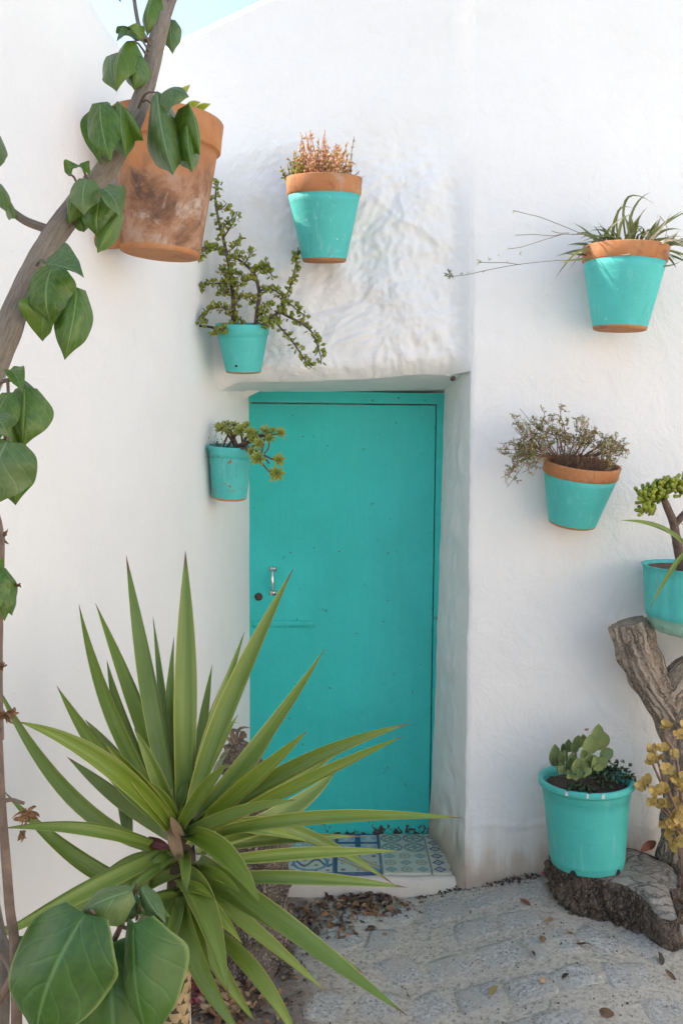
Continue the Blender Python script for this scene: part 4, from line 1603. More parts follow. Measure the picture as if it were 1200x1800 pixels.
# (mesh set, variant, base, tip, width, depth, nrm)
C_ = (0, -1, .15)
TL = [
    ('heart', 1, 224, 72, 204, 158, 50, 1.50, (-.5, -1, .2)), ('heart_blue', 0, 196, 96, 205, 160, 46, 1.52, (-.2, -1, .1)), ('heart', 2, 243, 98, 236, 158, 44, 1.49, (.1, -1, .2)),
    ('heart_blue', 3, 238, 72, 205, 72, 30, 1.51, (-.2, -.8, .6)), ('heart', 0, 228, 62, 216, 44, 36, 1.52, (0, -.7, .7)), ('heart', 5, 250, 70, 222, 48, 30, 1.52, (0, -1, .4)),
    ('heart', 1, 270, -12, 258, 62, 40, 1.56, (-.2, -1, .2)), ('heart', 3, 262, -16, 283, 24, 30, 1.57, (.1, -1, .2)), ('heart_blue', 0, 300, 34, 304, 94, 36, 1.60, (.2, -1, .1)),
    ('bitten', 0, 188, 186, 176, 290, 56, 1.46, (-.4, -1, .1)), ('heart', 0, 176, 180, 194, 284, 58, 1.42, (0, -1, .2)), ('heart', 2, 212, 186, 222, 276, 46, 1.43, (.2, -1, .2)), ('heart', 4, 206, 178, 253, 246, 48, 1.44, (.5, -1, .3)),
    ('heart_blue', 2, 276, 160, 304, 306, 66, 1.45, (.05, -1, .2)), ('heart_blue', 1, 284, 165, 332, 168, 60, 1.44, (0, -.9, .7)), ('heart', 2, 328, 205, 338, 302, 44, 1.46, (.2, -1, .1)), ('heart', 4, 332, 182, 352, 272, 44, 1.45, (.6, -1, .1)), ('heart', 1, 274, 190, 285, 240, 26, 1.50, (-.4, -1, .1)),
    ('heart', 1, 150, 314, 118, 394, 50, 1.42, (-.5, -1, .1)), ('heart', 2, 136, 320, 122, 392, 36, 1.40, (-.1, -1, .1)), ('heart_blue', 0, 152, 314, 148, 378, 52, 1.38, (.1, -1, .3)), ('heart', 5, 138, 292, 158, 310, 32, 1.42, (0, -.7, .8)), ('heart', 3, 120, 308, 140, 290, 28, 1.43, (-.2, -1, .3)),
    ('heart', 0, 178, 345, 172, 418, 60, 1.40, (.1, -1, .1)), ('heart_blue', 3, 182, 332, 214, 384, 46, 1.38, (.3, -1, .3)), ('heart', 2, 214, 372, 172, 444, 34, 1.41, (.4, -1, 0)), ('heart', 2, 140, 380, 148, 408, 26, 1.42, (0, -1, .1)),
    ('heart', 0, 92, 468, 88, 568, 88, 1.36, (-.1, -1, .3)), ('heart', 3, 96, 520, 74, 600, 72, 1.38, (-.1, -1, .1)), ('heart_blue', 5, 80, 464, 148, 486, 62, 1.32, (.0, -.75, .8)), ('heart', 1, 136, 505, 114, 632, 64, 1.37, (.35, -1, .1)),
    ('heart', 1, 44, 680, 40, 786, 82, 1.28, (.2, -1, .2)), ('heart', 0, 14, 690, -4, 780, 60, 1.24, (-.3, -1, .2)), ('heart', 3, 18, 650, 40, 690, 34, 1.27, (.2, -.8, .6)), ('heart_blue', 2, 40, 668, 70, 700, 28, 1.30, (.4, -1, .3)),
    ('heart_blue', 0, 14, 775, -14, 892, 120, 1.22, (.1, -1, .2)), ('heart', 1, 10, 770, 28, 888, 86, 1.25, (.4, -1, .1)), ('heart', 2, 22, 720, 16, 790, 40, 1.27, (0, -1, .2)), ('heart_blue', 3, -10, 730, 18, 770, 40, 1.22, (0, -.8, .6)),
    ('heart', 2, -6, 232, 1, 292, 16, 1.40, (.1, -1, 0)), ('heart', 1, -2, 322, 12, 372, 22, 1.40, (.3, -1, .1)), ('heart', 4, 12, 345, 24, 384, 18, 1.40, (.3, -1, .1)), ('heart_blue', 3, 206, -14, 212, 4, 16, 1.6, (0, -1, .3)),
    ('heart', 1, -2, 1000, 8, 1092, 44, 1.22, (.2, -1, .1)), ('heart', 2, 8, 1008, 22, 1082, 34, 1.24, (.5, -1, .1)), ('heart', 0, -8, 1000, -6, 1080, 50, 1.20, (0, -1, .1)), ('heart', 5, -4, 985, 8, 1000, 18, 1.22, (0, -1, .4)),
]
for key, vi, bx, by, tx, ty, w, dY, nr in TL:
    b, t = P(bx, by, dY), P(tx, ty, dY + RND.uniform(-.03, .01))
    put_leaf(HV[key][vi % len(HV[key])], b, t, w * dY / FPX * 1.03, nr, tree)
    near = min(trp, key=lambda q: (q - b).length)
    if (near - b).length < .085:
        midp = (near + b) / 2 + Vector((0, -.008, .012))
        mb = MB()
        tube(mb, [near, midp, b + (t - b) * .02], [.0024, .0019, .0014], 6, 3)
        build('leaf_stalk', mb, MT['twig'], tree)
for pts, r in (([(-60, 760, 1.34), (-20, 690, 1.3), (14, 668, 1.27), (42, 676, 1.28)], 3.5), ([(14, 668, 1.27), (16, 720, 1.25), (12, 775, 1.23)], 3),
               ([(-90, 820, 1.34), (-20, 880, 1.26), (1, 930, 1.24), (3, 1000, 1.23), (1, 1080, 1.23), (0, 1200, 1.2), (2, 1300, 1.16)], 5), ([(2, 1028, 1.23), (14, 1030, 1.23), (24, 1029, 1.23)], 2.5)):
    mb = MB()
    tube(mb, [P(*q) for q in pts], r * 1.27 / FPX, 8, 4, .08, 40)
    build('twig', mb, MT['twig'], tree)

sap = thing('shrub', 'thin brown stemmed shrub with very large heart-shaped leaves at the lower left corner', 'shrub', P(20, 2950, 1.12))
stems = [([(20, 2950, 1.12), (26, 2200, 1.08), (30, 1820, 1.06), (26, 1660, 1.06), (18, 1600, 1.06), (10, 1500, 1.07), (3, 1400, 1.08), (-2, 1280, 1.1)], [14, 11, 10, 9, 8.5, 8, 7, 6], 'twig'),
         ([(-10, 2950, 1.14), (-4, 2000, 1.10), (4, 1700, 1.10), (-2, 1640, 1.10), (-30, 1500, 1.1)], [22, 18, 14, 12, 10], 'branch'),
         ([(-20, 1780, 1.07), (6, 1745, 1.06), (22, 1715, 1.06), (12, 1690, 1.07), (-8, 1670, 1.08)], [8, 8, 7, 5, 5], 'twig'),
         ([(26, 2200, 1.10), (90, 1900, 1.12), (170, 1720, 1.13), (214, 1625, 1.12), (228, 1590, 1.11)], [9, 8, 6, 5, 4], 'twig'),
         ([(214, 1625, 1.12), (198, 1622, 1.08), (158, 1600, 1.05)], [4, 3.5, 3], 'twig'), ([(214, 1622, 1.12), (218, 1630, 1.09), (226, 1632, 1.07)], [4, 3.5, 3], 'twig'),
         ([(8, 1408, 1.08), (22, 1406, 1.08), (42, 1412, 1.07)], [4, 3.5, 3], 'twig'), ([(228, 1590, 1.11), (236, 1570, 1.10), (240, 1552, 1.1)], [3, 2.5, 2], 'twig')]
for pts, rr, mt in stems:
    mb = MB()
    tube(mb, [P(*q) for q in pts], [r * q[2] / FPX for r, q in zip(rr, pts)], 12, 5, .07, 40)
    build('stem', mb, MT[mt], sap)
SL = [('heart_big', 0, 150, 1606, 62, 1838, 196, 1.03, (-.1, -1, .35)), ('heart_big', 1, 236, 1622, 268, 1836, 128, 1.06, (-.35, -1, .2)), ('heart_big', 1, 190, 1660, 205, 1900, 190, 1.10, (.1, -1, .1)),
      ('heart_blue', 1, 232, 1566, 138, 1604, 72, 1.08, (0, -.75, .8)), ('heart_blue', 0, 226, 1570, 224, 1622, 50, 1.11, (.1, -1, .2)), ('heart_blue', 2, 248, 1560, 292, 1624, 34, 1.09, (.2, -1, .4)),
      ('heart_big', 2, 30, 1645, 14, 1712, 50, 1.12, (-.2, -1, .2)), ('heart_big', 3, 268, 1660, 300, 1780, 80, 1.12, (.3, -1, .1)), ('heart', 3, 246, 1590, 300, 1612, 36, 1.12, (0, -.8, .6)), ('heart_big', 4, 258, 1740, 230, 1850, 110, 1.12, (.2, -1, .2))]
for key, vi, bx, by, tx, ty, w, dY, nr in SL:
    put_leaf(HV[key][vi], P(bx, by, dY), P(tx, ty, dY - .02), w * dY / FPX * 1.0, nr, sap)
MT['dryflower'] = flat_mat('dried_flower', (0.22, 0.115, 0.05), 0.85, 0.55, 45, trans=.15)


def dried(cx, cy, dY, sz, n, seed, parent, down=0.3):
    r = random.Random(seed)
    mb = MB()
    c0 = P(cx, cy, dY)
    for i in range(n):
        d = rvec(r)
        d.z -= down
        L = sz * dY / FPX * r.uniform(.45, 1)
        d.normalize()
        C = c0 + d * L * .6 + rvec(r) * L * .35
        sword(mb, c0 + rvec(r) * .002, C, c0 + d * L, L * r.uniform(.2, .42), rvec(r), keel=r.uniform(.2, .9), th=.0008, n=6, base_w=.5, twist=r.uniform(-2, 2))
    build('dried_flower', mb, MT['dryflower'], parent)


dried(50, 1428, 1.07, 30, 24, 1, sap, .4)
dried(38, 1462, 1.06, 26, 7, 2, sap, 1.2)
dried(12, 1256, 1.1, 26, 22, 3, sap, .1)
dried(2, 1172, 1.2, 18, 12, 4, tree, 0)
dried(4, 944, 1.24, 20, 10, 5, tree, 0)
dried(30, 1029, 1.23, 11, 9, 6, tree, 0)
dried(240, 1606, 1.10, 26, 8, 7, sap, -.3)

# ------------------------------------------------------------------ plants in the pots
def along(pp, k):
    return pp[min(len(pp) - 1, int(k * (len(pp) - 1)))]


# 1 fine red and yellow succulent above the door
r = random.Random(5)
root, M, R, Hs = pot1
pl = thing('succulent_plant', 'clump of orange red and yellow succulent stems in the pot above the door', 'plant', M @ Vector((0, 0, Hs)))
st, fo, gr = MB(), MB(), MB()
for i in range(105):
    a, q = r.uniform(0, 6.28), R * math.sqrt(r.random()) * .92
    x = q * math.cos(a) - .01
    if x > R * .62:
        continue
    b = M @ Vector((x, q * math.sin(a), Hs - .004))
    env = .155 * (1 - (abs(x + .03) / .15) ** 2) + .02
    h_ = env * r.uniform(.55, 1.05)
    d = Vector((x * 2.2 + r.uniform(-.25, .25), r.uniform(-.35, .05), 1)).normalized()
    left = x < -R * .55
    if left:
        h_ *= .7
    pts = [b, b + d * h_ * .5 + rvec(r) * .006, b + d * h_]
    pq = tube(st, pts, [.0022, .0018, .0012], 5, 3)
    tgt = gr if left else fo
    for k in range(16 if not left else 14):
        f = .3 + .7 * k / 16
        dd = (rvec(r, .6) + d * .6)
        lens(tgt, along(pq, f), dd, rvec(r), r.uniform(.011, .020), r.uniform(.006, .010), .5)
MT['red_stem'] = flat_mat('red_stem', (0.42, 0.13, 0.06), 0.6, 0.4, 60, trans=.2)
MT['orange_leaf'] = multi_mat('orange_succulent', [(0.3, (0.55, 0.22, 0.10)), (0.45, (0.72, 0.42, 0.22)), (0.6, (0.76, 0.60, 0.26)), (0.75, (0.70, 0.36, 0.22))])
MT['lime_leaf'] = multi_mat('lime_succulent', [(0.35, (0.16, 0.24, 0.02)), (0.55, (0.42, 0.42, 0.03)), (0.7, (0.45, 0.20, 0.04))])
build('stems', st, MT['red_stem'], pl)
tag(build('foliage', fo, MT['orange_leaf'], pl), kind='stuff')
tag(build('green_foliage', gr, MT['lime_leaf'], pl), kind='stuff')
pl = thing('dry_sprig', 'pale grey upright sprig beside the orange succulents above the door', 'plant', M @ Vector((R * .6, 0, Hs)))
st, fo = MB(), MB()
for tx, ty, n in ((622, 240, 60), (632, 300, 16), (608, 290, 14), (618, 275, 16), (604, 310, 10), (638, 310, 12), (612, 300, 12)):
    b = M @ Vector((R * .62 + r.uniform(-.012, .012), r.uniform(-.02, .02), Hs - .004))
    t = P(tx, ty, b.y - .02)
    pq = tube(st, [b, b.lerp(t, .5) + rvec(r) * .008, t], [.0022, .0016, .001], 5, 4)
    for k in range(n):
        f = .25 + .75 * k / n
        lens(fo, along(pq, f), rvec(r, .3), rvec(r), r.uniform(.006, .012), .0035, .4)
build('stems', st, flat_mat('grey_stem', (0.22, 0.15, 0.12), 0.8, 0.3, 60), pl)
tag(build('foliage', fo, multi_mat('grey_sprig', [(0.35, (0.16, 0.13, 0.10)), (0.55, (0.42, 0.40, 0.32)), (0.7, (0.28, 0.17, 0.15))]), pl), kind='stuff')

# 2 elephant bush in the corner pot
root, M, R, Hs = pot2
bush = thing('jade_shrub', 'sprawling brown-stemmed bush of small round green leaves in the corner pot', 'plant', M @ Vector((0, 0, Hs)))
Z8 = lambda pts, d0=0, d1=0: [P(340 + x / 4.615, 300 + y / 4.615, 3.27 + d0 + (d1 - d0) * i / max(1, len(pts) - 1)) for i, (x, y) in enumerate(pts)]
BR = [
    ([(325, 1240), (325, 1100), (318, 980), (295, 800), (245, 560), (205, 400), (180, 260), (185, 150), (205, 110)], [8.5, 7.5, 7, 6, 5, 4.5, 3.5, 2.5, 1.5], 0, .05, 70),
    ([(505, 1250), (520, 1120), (535, 1010), (515, 900), (480, 820), (400, 745), (330, 700)], [7, 6.5, 6, 5.5, 5, 4.5, 3], -.03, .03, 18),
    ([(590, 1215), (640, 1190), (700, 1150), (780, 1190), (870, 1235), (960, 1310), (1000, 1400), (1030, 1500), (1035, 1570)], [6, 5.5, 5, 4, 3.5, 3, 2.5, 2, 1.5], -.02, -.06, 80),
    ([(690, 1160), (720, 1080), (770, 980), (800, 880), (830, 760), (850, 620)], [4, 3.5, 3, 2.5, 2, 1.5], -.02, .05, 75),
    ([(560, 1235), (640, 1215), (720, 1290), (790, 1370), (860, 1470), (920, 1560), (960, 1600)], [4, 3.5, 3, 2.8, 2.4, 2, 1.5], -.05, -.08, 62),
    ([(330, 1190), (280, 1130), (210, 1110), (130, 1130), (80, 1190), (55, 1260)], [4, 3.5, 3, 2.5, 2, 1.5], -.02, -.03, 60),
    ([(310, 920), (240, 915), (160, 915), (90, 925), (30, 950)], [3.5, 3, 2.5, 2, 1.5], 0, 0, 50),
    ([(250, 670), (200, 640), (140, 630), (70, 625)], [3.5, 3, 2.5, 1.5], .02, .01, 36), ([(110, 630), (70, 660), (30, 700), (0, 750)], [2.5, 2, 2, 1.5], .01, -.02, 26),
    ([(330, 1250), (270, 1280), (210, 1290), (150, 1330)], [3.5, 3, 2.5, 1.5], -.06, -.10, 50),
    ([(250, 535), (300, 460), (335, 400), (355, 330)], [3, 2.5, 2, 1.5], .01, .02, 20), ([(240, 470), (290, 410), (330, 380)], [2.5, 2, 1.2], .02, .03, 14), ([(200, 320), (250, 290), (270, 260)], [2.5, 2, 1.2], .03, .03, 14),
    ([(310, 640), (350, 600), (400, 550)], [2.5, 2, 1.2], 0, 0, 16), ([(420, 750), (455, 690), (490, 650)], [2.5, 2, 1.2], 0, 0, 18),
    ([(540, 970), (600, 965), (660, 970), (740, 1040), (830, 1120), (910, 1180)], [3.5, 3, 2.8, 2.4, 2, 1.5], -.02, -.05, 62),
    ([(490, 830), (540, 800), (600, 800), (640, 860)], [3.5, 3, 2.5, 1.5], -.02, -.05, 48), ([(560, 800), (580, 760), (590, 735)], [2, 1.6, 1.2], -.04, -.05, 14),
    ([(500, 1080), (460, 1040), (440, 1000)], [2.5, 2, 1.2], -.02, -.03, 14), ([(470, 880), (420, 900), (360, 930), (300, 880)], [3, 2.5, 2, 1.5], -.02, -.03, 40),
    ([(560, 1220), (560, 1150), (600, 1100), (640, 1130)], [3, 2.5, 2, 1.2], -.04, -.06, 34), ([(330, 1100), (370, 1040), (380, 990)], [2.5, 2, 1.2], 0, 0, 16), ([(300, 1010), (260, 975), (230, 980)], [2, 1.6, 1.2], 0, 0, 10),
    ([(300, 860), (340, 830), (380, 860)], [2.5, 2, 1.2], -.01, -.02, 20), ([(280, 740), (330, 700), (400, 690)], [2.5, 2, 1.2], -.01, -.02, 26), ([(280, 800), (240, 800), (220, 850)], [2.2, 1.8, 1.2], 0, 0, 14), ([(240, 1000), (300, 980)], [1.5, 1], 0, 0, 4), ([(380, 1220), (390, 1180)], [2, 1.5], -.02, -.02, 10), ([(560, 1240), (600, 1250), (630, 1240)], [2.5, 2, 1.5], -.07, -.09, 26)]
st, fo, yf = MB(), MB(), MB()
for pts, rr, d0, d1, n in BR:
    w = Z8(pts, d0, d1)
    pq = tube(st, w, [q * 3.27 / FPX * .55 for q in rr], 8, 5, .12, 60)
    thick = rr[0] > 5
    for k in range(n):
        f = (.06 if not thick else .18) + (.94 if not thick else .82) * k / n
        q = along(pq, f)
        d = rvec(r, .15)
        off = r.uniform(.2, 1) * (.012 if thick else .007)
        b = q + d * off
        L = r.uniform(.017, .027)
        lens(yf if r.random() < .08 else fo, b, d + Vector((0, -.35, .1)), rvec(r) + Vector((0, -.9, .3)), L, L * r.uniform(.75, 1.0), .22)
build('stems', st, MT['stem_brown'], bush)
MT['jade_leaf'] = multi_mat('jade_leaf', [(0.3, (0.18, 0.24, 0.03)), (0.5, (0.33, 0.38, 0.06)), (0.72, (0.46, 0.48, 0.11))], .38, .30)
MT['jade_yellow'] = multi_mat('jade_leaf_yellow', [(0.3, (0.34, 0.30, 0.05)), (0.7, (0.45, 0.40, 0.05))], .4, .3)
tag(build('foliage', fo, MT['jade_leaf'], bush), kind='stuff')
tag(build('yellow_foliage', yf, MT['jade_yellow'], bush), kind='stuff')

# 3 rosettes in the pot beside the door
root, M, R, Hs = pot3
aeo = thing('rosette_succulent', 'succulent with spiky yellow-green rosettes on bare stems beside the door', 'plant', M @ Vector((0, 0, Hs)))
Z4 = lambda x, y, d: P(340 + x / 6, 700 + y / 6, d)
MT['rosette'] = multi_mat('rosette_leaf', [(0.3, (0.16, 0.23, 0.035)), (0.5, (0.31, 0.36, 0.07)), (0.66, (0.43, 0.38, 0.09)), (0.8, (0.40, 0.22, 0.07))], .45, .15, 90)
RO = [(310, 330, 3.33, 95, (-.3, -1, .6)), (430, 300, 3.32, 75, (-.1, -.8, .8)), (500, 350, 3.28, 100, (0, -1, .5)), (590, 370, 3.26, 85, (.2, -1, .5)), (760, 360, 3.24, 90, (.1, -.9, .8)), (910, 375, 3.26, 85, (.5, -.9, .5)),
      (690, 480, 3.22, 80, (0, -1, .3)), (680, 640, 3.20, 105, (-.1, -1, .2)), (895, 655, 3.22, 90, (.3, -1, .2)), (870, 800, 3.20, 105, (.1, -1, 0)), (460, 380, 3.34, 80, (0, -.7, .9)), (370, 350, 3.31, 70, (-.2, -1, .6)), (800, 430, 3.25, 70, (.2, -1, .4)), (560, 290, 3.30, 60, (0, -.8, .8)), (270, 300, 3.34, 60, (-.4, -1, .6)), (360, 290, 3.35, 70, (0, -.8, .9)), (630, 430, 3.25, 75, (-.2, -1, .2)), (620, 560, 3.23, 70, (-.3, -1, .2)), (540, 330, 3.29, 75, (0, -.9, .7)), (650, 380, 3.26, 70, (0, -1, .6)), (840, 350, 3.26, 60, (.2, -.9, .8))]


def rosette_mesh(seed):
    rr = random.Random(seed)
    mb = MB()
    n = 26
    for i in range(n):
        a = i * 2.39996
        k = i / n
        el = math.radians(75 - 68 * k)
        d = Vector((math.cos(a) * math.cos(el), math.sin(a) * math.cos(el), math.sin(el)))
        L = .35 + .65 * k ** .6
        lens(mb, Vector((0, 0, .05)) + d * .08, d, Vector((0, 0, 1)), L * rr.uniform(.85, 1.1), .30, .30, 0, .5, .55)
    return mesh_of('rosette', mb, MT['rosette'], smooth=False)


ROM = [rosette_mesh(i) for i in range(3)]
st = MB()
soilp = M @ Vector((0, 0, Hs))
for i, (x, y, d, w, nr) in enumerate(RO):
    c0 = Z4(x, y, d)
    q = Vector(nr).normalized().to_track_quat('Z', 'Y').to_matrix().to_4x4()
    sc_ = w / 6 * d / FPX * 1.05
    link('rosette', ROM[i % 3], Matrix.Translation(c0) @ q @ Matrix.Rotation(i * 1.3, 4, 'Z') @ Matrix.Scale(sc_, 4), aeo)
    if i not in (6, 7, 8, 9):
        b = soilp + Vector((r.uniform(-.04, .05), r.uniform(-.03, .03), -.004))
        tube(st, [b, b.lerp(c0, .55) + Vector((0, -.008, .012)), c0], [.0045, .004, .003], 7, 4, .1, 60)
for pts in ([(745, 420), (735, 520), (690, 630)], [(800, 420), (790, 530), (745, 600), (800, 690)], [(680, 640), (735, 700), (800, 770), (870, 800)], [(745, 600), (830, 640), (895, 655)], [(560, 560), (640, 500), (690, 480)], [(600, 560), (700, 540), (760, 400)]):
    tube(st, [Z4(x, y, 3.25) for x, y in pts], .0032, 7, 4, .1, 60)
build('stems', st, MT['stem_brown'], aeo)
fo = MB()
for i in range(90):
    x, y = r.gauss(245, 42), r.gauss(530, 75)
    c0 = Z4(x, y, 3.29 + r.uniform(-.03, .03))
    lens(fo, c0, rvec(r, -.4), rvec(r), .0055, .004, .8)
for i in range(10):
    x, y = r.gauss(245, 30), r.gauss(480, 40)
    tube(fo, [soilp + Vector((-.05, -.03, 0)), Z4(x, y, 3.30), Z4(x + r.uniform(-20, 20), y + r.uniform(60, 140), 3.28)], .0009, 4, 3)
tag(build('dried_seeds', fo, flat_mat('dried_seed', (0.085, 0.04, 0.035), 0.8, 0.5, 90), aeo), kind='stuff')

# 4 spider plant with runners
root, M, R, Hs = pot4
spi = thing('spider_plant', 'grassy spider plant with long thin runners trailing left, upper right pot', 'plant', M @ Vector((0, 0, Hs)))
MT['blade'] = leaf_mat('grass_blade', (0.10, 0.13, 0.03), (0.21, 0.24, 0.085), (0.30, 0.32, 0.16), .45, .2, False)
MT['blade_pale'] = flat_mat('pale_blade', (0.56, 0.50, 0.38), 0.6, 0.3, 30, trans=.25)  # second, paler colour for a few of the blades
Z5 = lambda x, y, d: P(770 + x / 2.79, 330 + y / 2.79, d)
SPB = [((790, 290), (740, 230), (660, 172)), ((800, 290), (760, 250), (690, 225)), ((780, 300), (720, 280), (630, 282)), ((770, 305), (690, 310), (575, 338)), ((780, 315), (700, 330), (610, 322)), ((820, 285), (790, 230), (760, 186)), ((850, 290), (850, 240), (830, 190)),
       ((860, 285), (860, 180), (902, 80)), ((880, 290), (890, 190), (930, 135)), ((900, 290), (880, 240), (800, 200)), ((920, 285), (930, 200), (900, 130)), ((930, 285), (960, 200), (1010, 105)), ((935, 285), (950, 120), (1040, 20)), ((945, 285), (960, 230), (985, 160)), ((950, 280), (950, 190), (930, 128)),
       ((870, 295), (820, 220), (740, 215)), ((890, 290), (920, 250), (970, 185)), ((1000, 285), (1050, 220), (1090, 150)), ((1010, 285), (1080, 200), (1200, 110)), ((1020, 290), (1090, 220), (1190, 205)), ((1030, 290), (1110, 250), (1200, 240)), ((1040, 295), (1110, 280), (1200, 290)), ((1010, 285), (1040, 240), (1085, 175)), ((990, 290), (1030, 250), (1060, 190)),
       ((840, 300), (780, 270), (700, 275)), ((860, 300), (800, 290), (720, 300)), ((1050, 300), (1130, 310), (1200, 345)), ((1060, 300), (1120, 340), (1165, 395)), ((910, 290), (860, 250), (835, 240)), ((1000, 260), (990, 220), (970, 190)), ((960, 290), (985, 230), (1020, 260)), ((1060, 300), (1150, 280), (1260, 250)), ((1050, 300), (1170, 320), (1270, 380)), ((800, 300), (760, 290), (650, 330))]
rsp = random.Random(8)
for a, m_, t in list(SPB):
    jt = lambda q, e: (q[0] + rsp.gauss(0, e), q[1] + rsp.gauss(0, e))
    SPB.append((jt(a, 14), jt(m_, 24), jt(t, 36)))
for i, (a, m_, t) in enumerate(SPB):
    d0 = 3.19 + r.uniform(-.05, .05)
    A, Mi, T = Z5(*a, d0) - Vector((0, 0, .012)), Z5(*m_, d0 - .03), Z5(*t, d0 - r.uniform(-.02, .10))
    mb = MB()
    sword(mb, A, Mi * 2 - (A + T) / 2, T, r.uniform(.009, .013), (r.uniform(-.4, .4), -1, .5), keel=.3, th=.0008, n=10, base_w=.7)
    build('blade', mb, MT['blade'], spi)
for i, (a, m_, t) in enumerate([((930, 290), (945, 320), (890, 330)), ((1000, 290), (1060, 240), (1150, 110)), ((1070, 300), (1100, 270), (1200, 200)), ((1040, 290), (1120, 260), (1230, 260)), ((1080, 290), (1130, 250), (1100, 230)), ((1030, 290), (1040, 250), (1090, 215)), ((1080, 300), (1140, 260), (1220, 300)), ((1095, 290), (1130, 330), (1180, 370))]):
    A, Mi, T = Z5(*a, 3.12), Z5(*m_, 3.05), Z5(*t, 3.05)
    mb = MB()
    sword(mb, A, Mi * 2 - (A + T) / 2, T, .008, (.2, -1, .4), keel=.3, th=.0008, n=10, base_w=.7)
    build('blade', mb, MT['blade_pale'], spi)
fl, pk = MB(), MB()
MT['runner'] = flat_mat('runner_stem', (0.20, 0.16, 0.10), 0.7, 0.3, 40)
for pts in ([(720, 360), (640, 355), (520, 362), (380, 378), (250, 402), (130, 428), (40, 436)], [(780, 260), (640, 200), (500, 145), (430, 128), (370, 112)], [(720, 230), (610, 228), (560, 236), (470, 230), (375, 233)], [(610, 228), (520, 255), (410, 290), (340, 300)], [(640, 222), (590, 222), (555, 212)], [(400, 378), (330, 368), (260, 368), (200, 365)], [(1090, 290), (1120, 200), (1085, 140)]):
    mb = MB()
    tube(mb, [Z5(x, y, 3.10) for x, y in pts], .0012, 5, 4)
    build('runner', mb, MT['runner'], spi)
for x, y, n, s_, tgt in ((55, 425, 14, .022, pk), (110, 425, 5, .010, pk), (150, 415, 4, .008, pk), (225, 405, 4, .008, pk), (205, 360, 14, .011, fl), (250, 350, 10, .010, fl), (190, 372, 6, .01, fl), (370, 115, 10, .010, fl), (400, 325, 8, .009, fl), (405, 288, 5, .007, fl), (350, 298, 4, .006, fl), (300, 330, 6, .008, fl), (340, 362, 6, .007, fl), (1080, 145, 6, .009, fl), (1025, 228, 6, .010, fl), (1070, 160, 4, .008, fl)):
    c0 = Z5(x, y, 3.10)
    for k in range(n):
        lens(tgt, c0 + rvec(r) * .003, rvec(r) + Vector((-.2, 0, 0)), rvec(r), s_ * r.uniform(.7, 1.3), s_ * .35, .3)
tag(build('flowers', fl, multi_mat('tiny_yellow_flower', [(0.35, (0.45, 0.40, 0.14)), (0.6, (0.62, 0.60, 0.42)), (0.75, (0.50, 0.42, 0.06))]), spi), kind='stuff')
tag(build('plantlet', pk, MT['blade'], spi), kind='stuff')

# 5 dry twiggy shrub
root, M, R, Hs = pot5
dry = thing('twiggy_shrub', 'straggly dry shrub with fine dark twigs and small pale flowers, right wall', 'plant', M @ Vector((0, 0, Hs)))
Z6 = lambda x, y, d: P(860 + x / 4.615, 690 + y / 4.615, d)
soilp = M @ Vector((0, 0, Hs))
st, fo, fw = MB(), MB(), MB()
TG = [(560, 85, 3.2), (500, 170, 3.17), (450, 150, 3.2), (350, 180, 3.18), (245, 130, 3.22), (200, 200, 3.2), (230, 250, 3.16), (330, 250, 3.15), (420, 240, 3.18), (540, 260, 3.12), (480, 310, 3.12), (220, 370, 3.15), (290, 330, 3.12), (75, 410, 3.2), (90, 500, 3.18), (70, 460, 3.16), (180, 530, 3.1), (160, 620, 3.12), (250, 560, 3.06), (300, 620, 3.04), (260, 650, 3.04), (140, 770, 3.1), (150, 690, 3.12), (90, 695, 3.14), (350, 540, 3.02), (420, 430, 3.1), (330, 430, 3.1),
      (640, 230, 3.18), (710, 200, 3.2), (760, 250, 3.15), (740, 300, 3.12), (830, 310, 3.15), (800, 360, 3.1), (880, 380, 3.12), (960, 400, 3.12), (980, 440, 3.06), (1040, 400, 3.14), (1110, 430, 3.12), (1130, 470, 3.1), (1080, 500, 3.06), (1000, 620, 3.04), (1070, 600, 3.08), (1040, 560, 3.04), (700, 380, 3.1), (620, 400, 3.1), (900, 480, 3.04), (560, 340, 3.1), (400, 350, 3.1), (270, 480, 3.06), (200, 560, 3.1), (860, 330, 3.16), (930, 370, 3.18)]
rd = random.Random(21)
for tx, ty, d in TG:
    x0 = 640 + max(-190, min(230, (tx - 640) * .42))
    b = Z6(x0, 520, 3.185 + rd.uniform(-.06, .05))
    T = Z6(tx, ty, d)
    out = Vector(((tx - 640) * .00018, -.02, .02))
    mid1 = b.lerp(T, .35) + Vector((rd.uniform(-.03, .03), rd.uniform(-.02, .01), .018)) + out * .4
    mid2 = b.lerp(T, .7) + Vector((rd.uniform(-.025, .025), rd.uniform(-.02, .01), .006))
    pq = tube(st, [b, mid1, mid2, T], [.0018, .0015, .0011, .0008], 5, 4, .15, 80)
    for s_ in range(9):
        f = rd.uniform(.25, 1)
        q = along(pq, f)
        e = q + rvec(rd, .35) * rd.uniform(.016, .045)
        tube(st, [q, q.lerp(e, .5) + rvec(rd) * .004, e], [.001, .0008, .0006], 4, 2)
        for k in range(8):
            p_ = q.lerp(e, .3 + .7 * k / 7)
            lens(fo if rd.random() < .9 else fw, p_ + rvec(rd) * .002, rvec(rd, .5), rvec(rd), rd.uniform(.007, .013), rd.uniform(.004, .007), .35)
for cx, cy, n in ((760, 255, 60), (975, 420, 46), (260, 245, 22), (540, 265, 20), (450, 340, 14), (800, 360, 14), (330, 270, 14)):
    for k in range(n):
        lens(fw, Z6(cx + rd.gauss(0, 26), cy + rd.gauss(0, 24), 3.06 + rd.uniform(-.03, .05)), rvec(rd, .3), rvec(rd), .009, .006, .3)
thatch = MB()
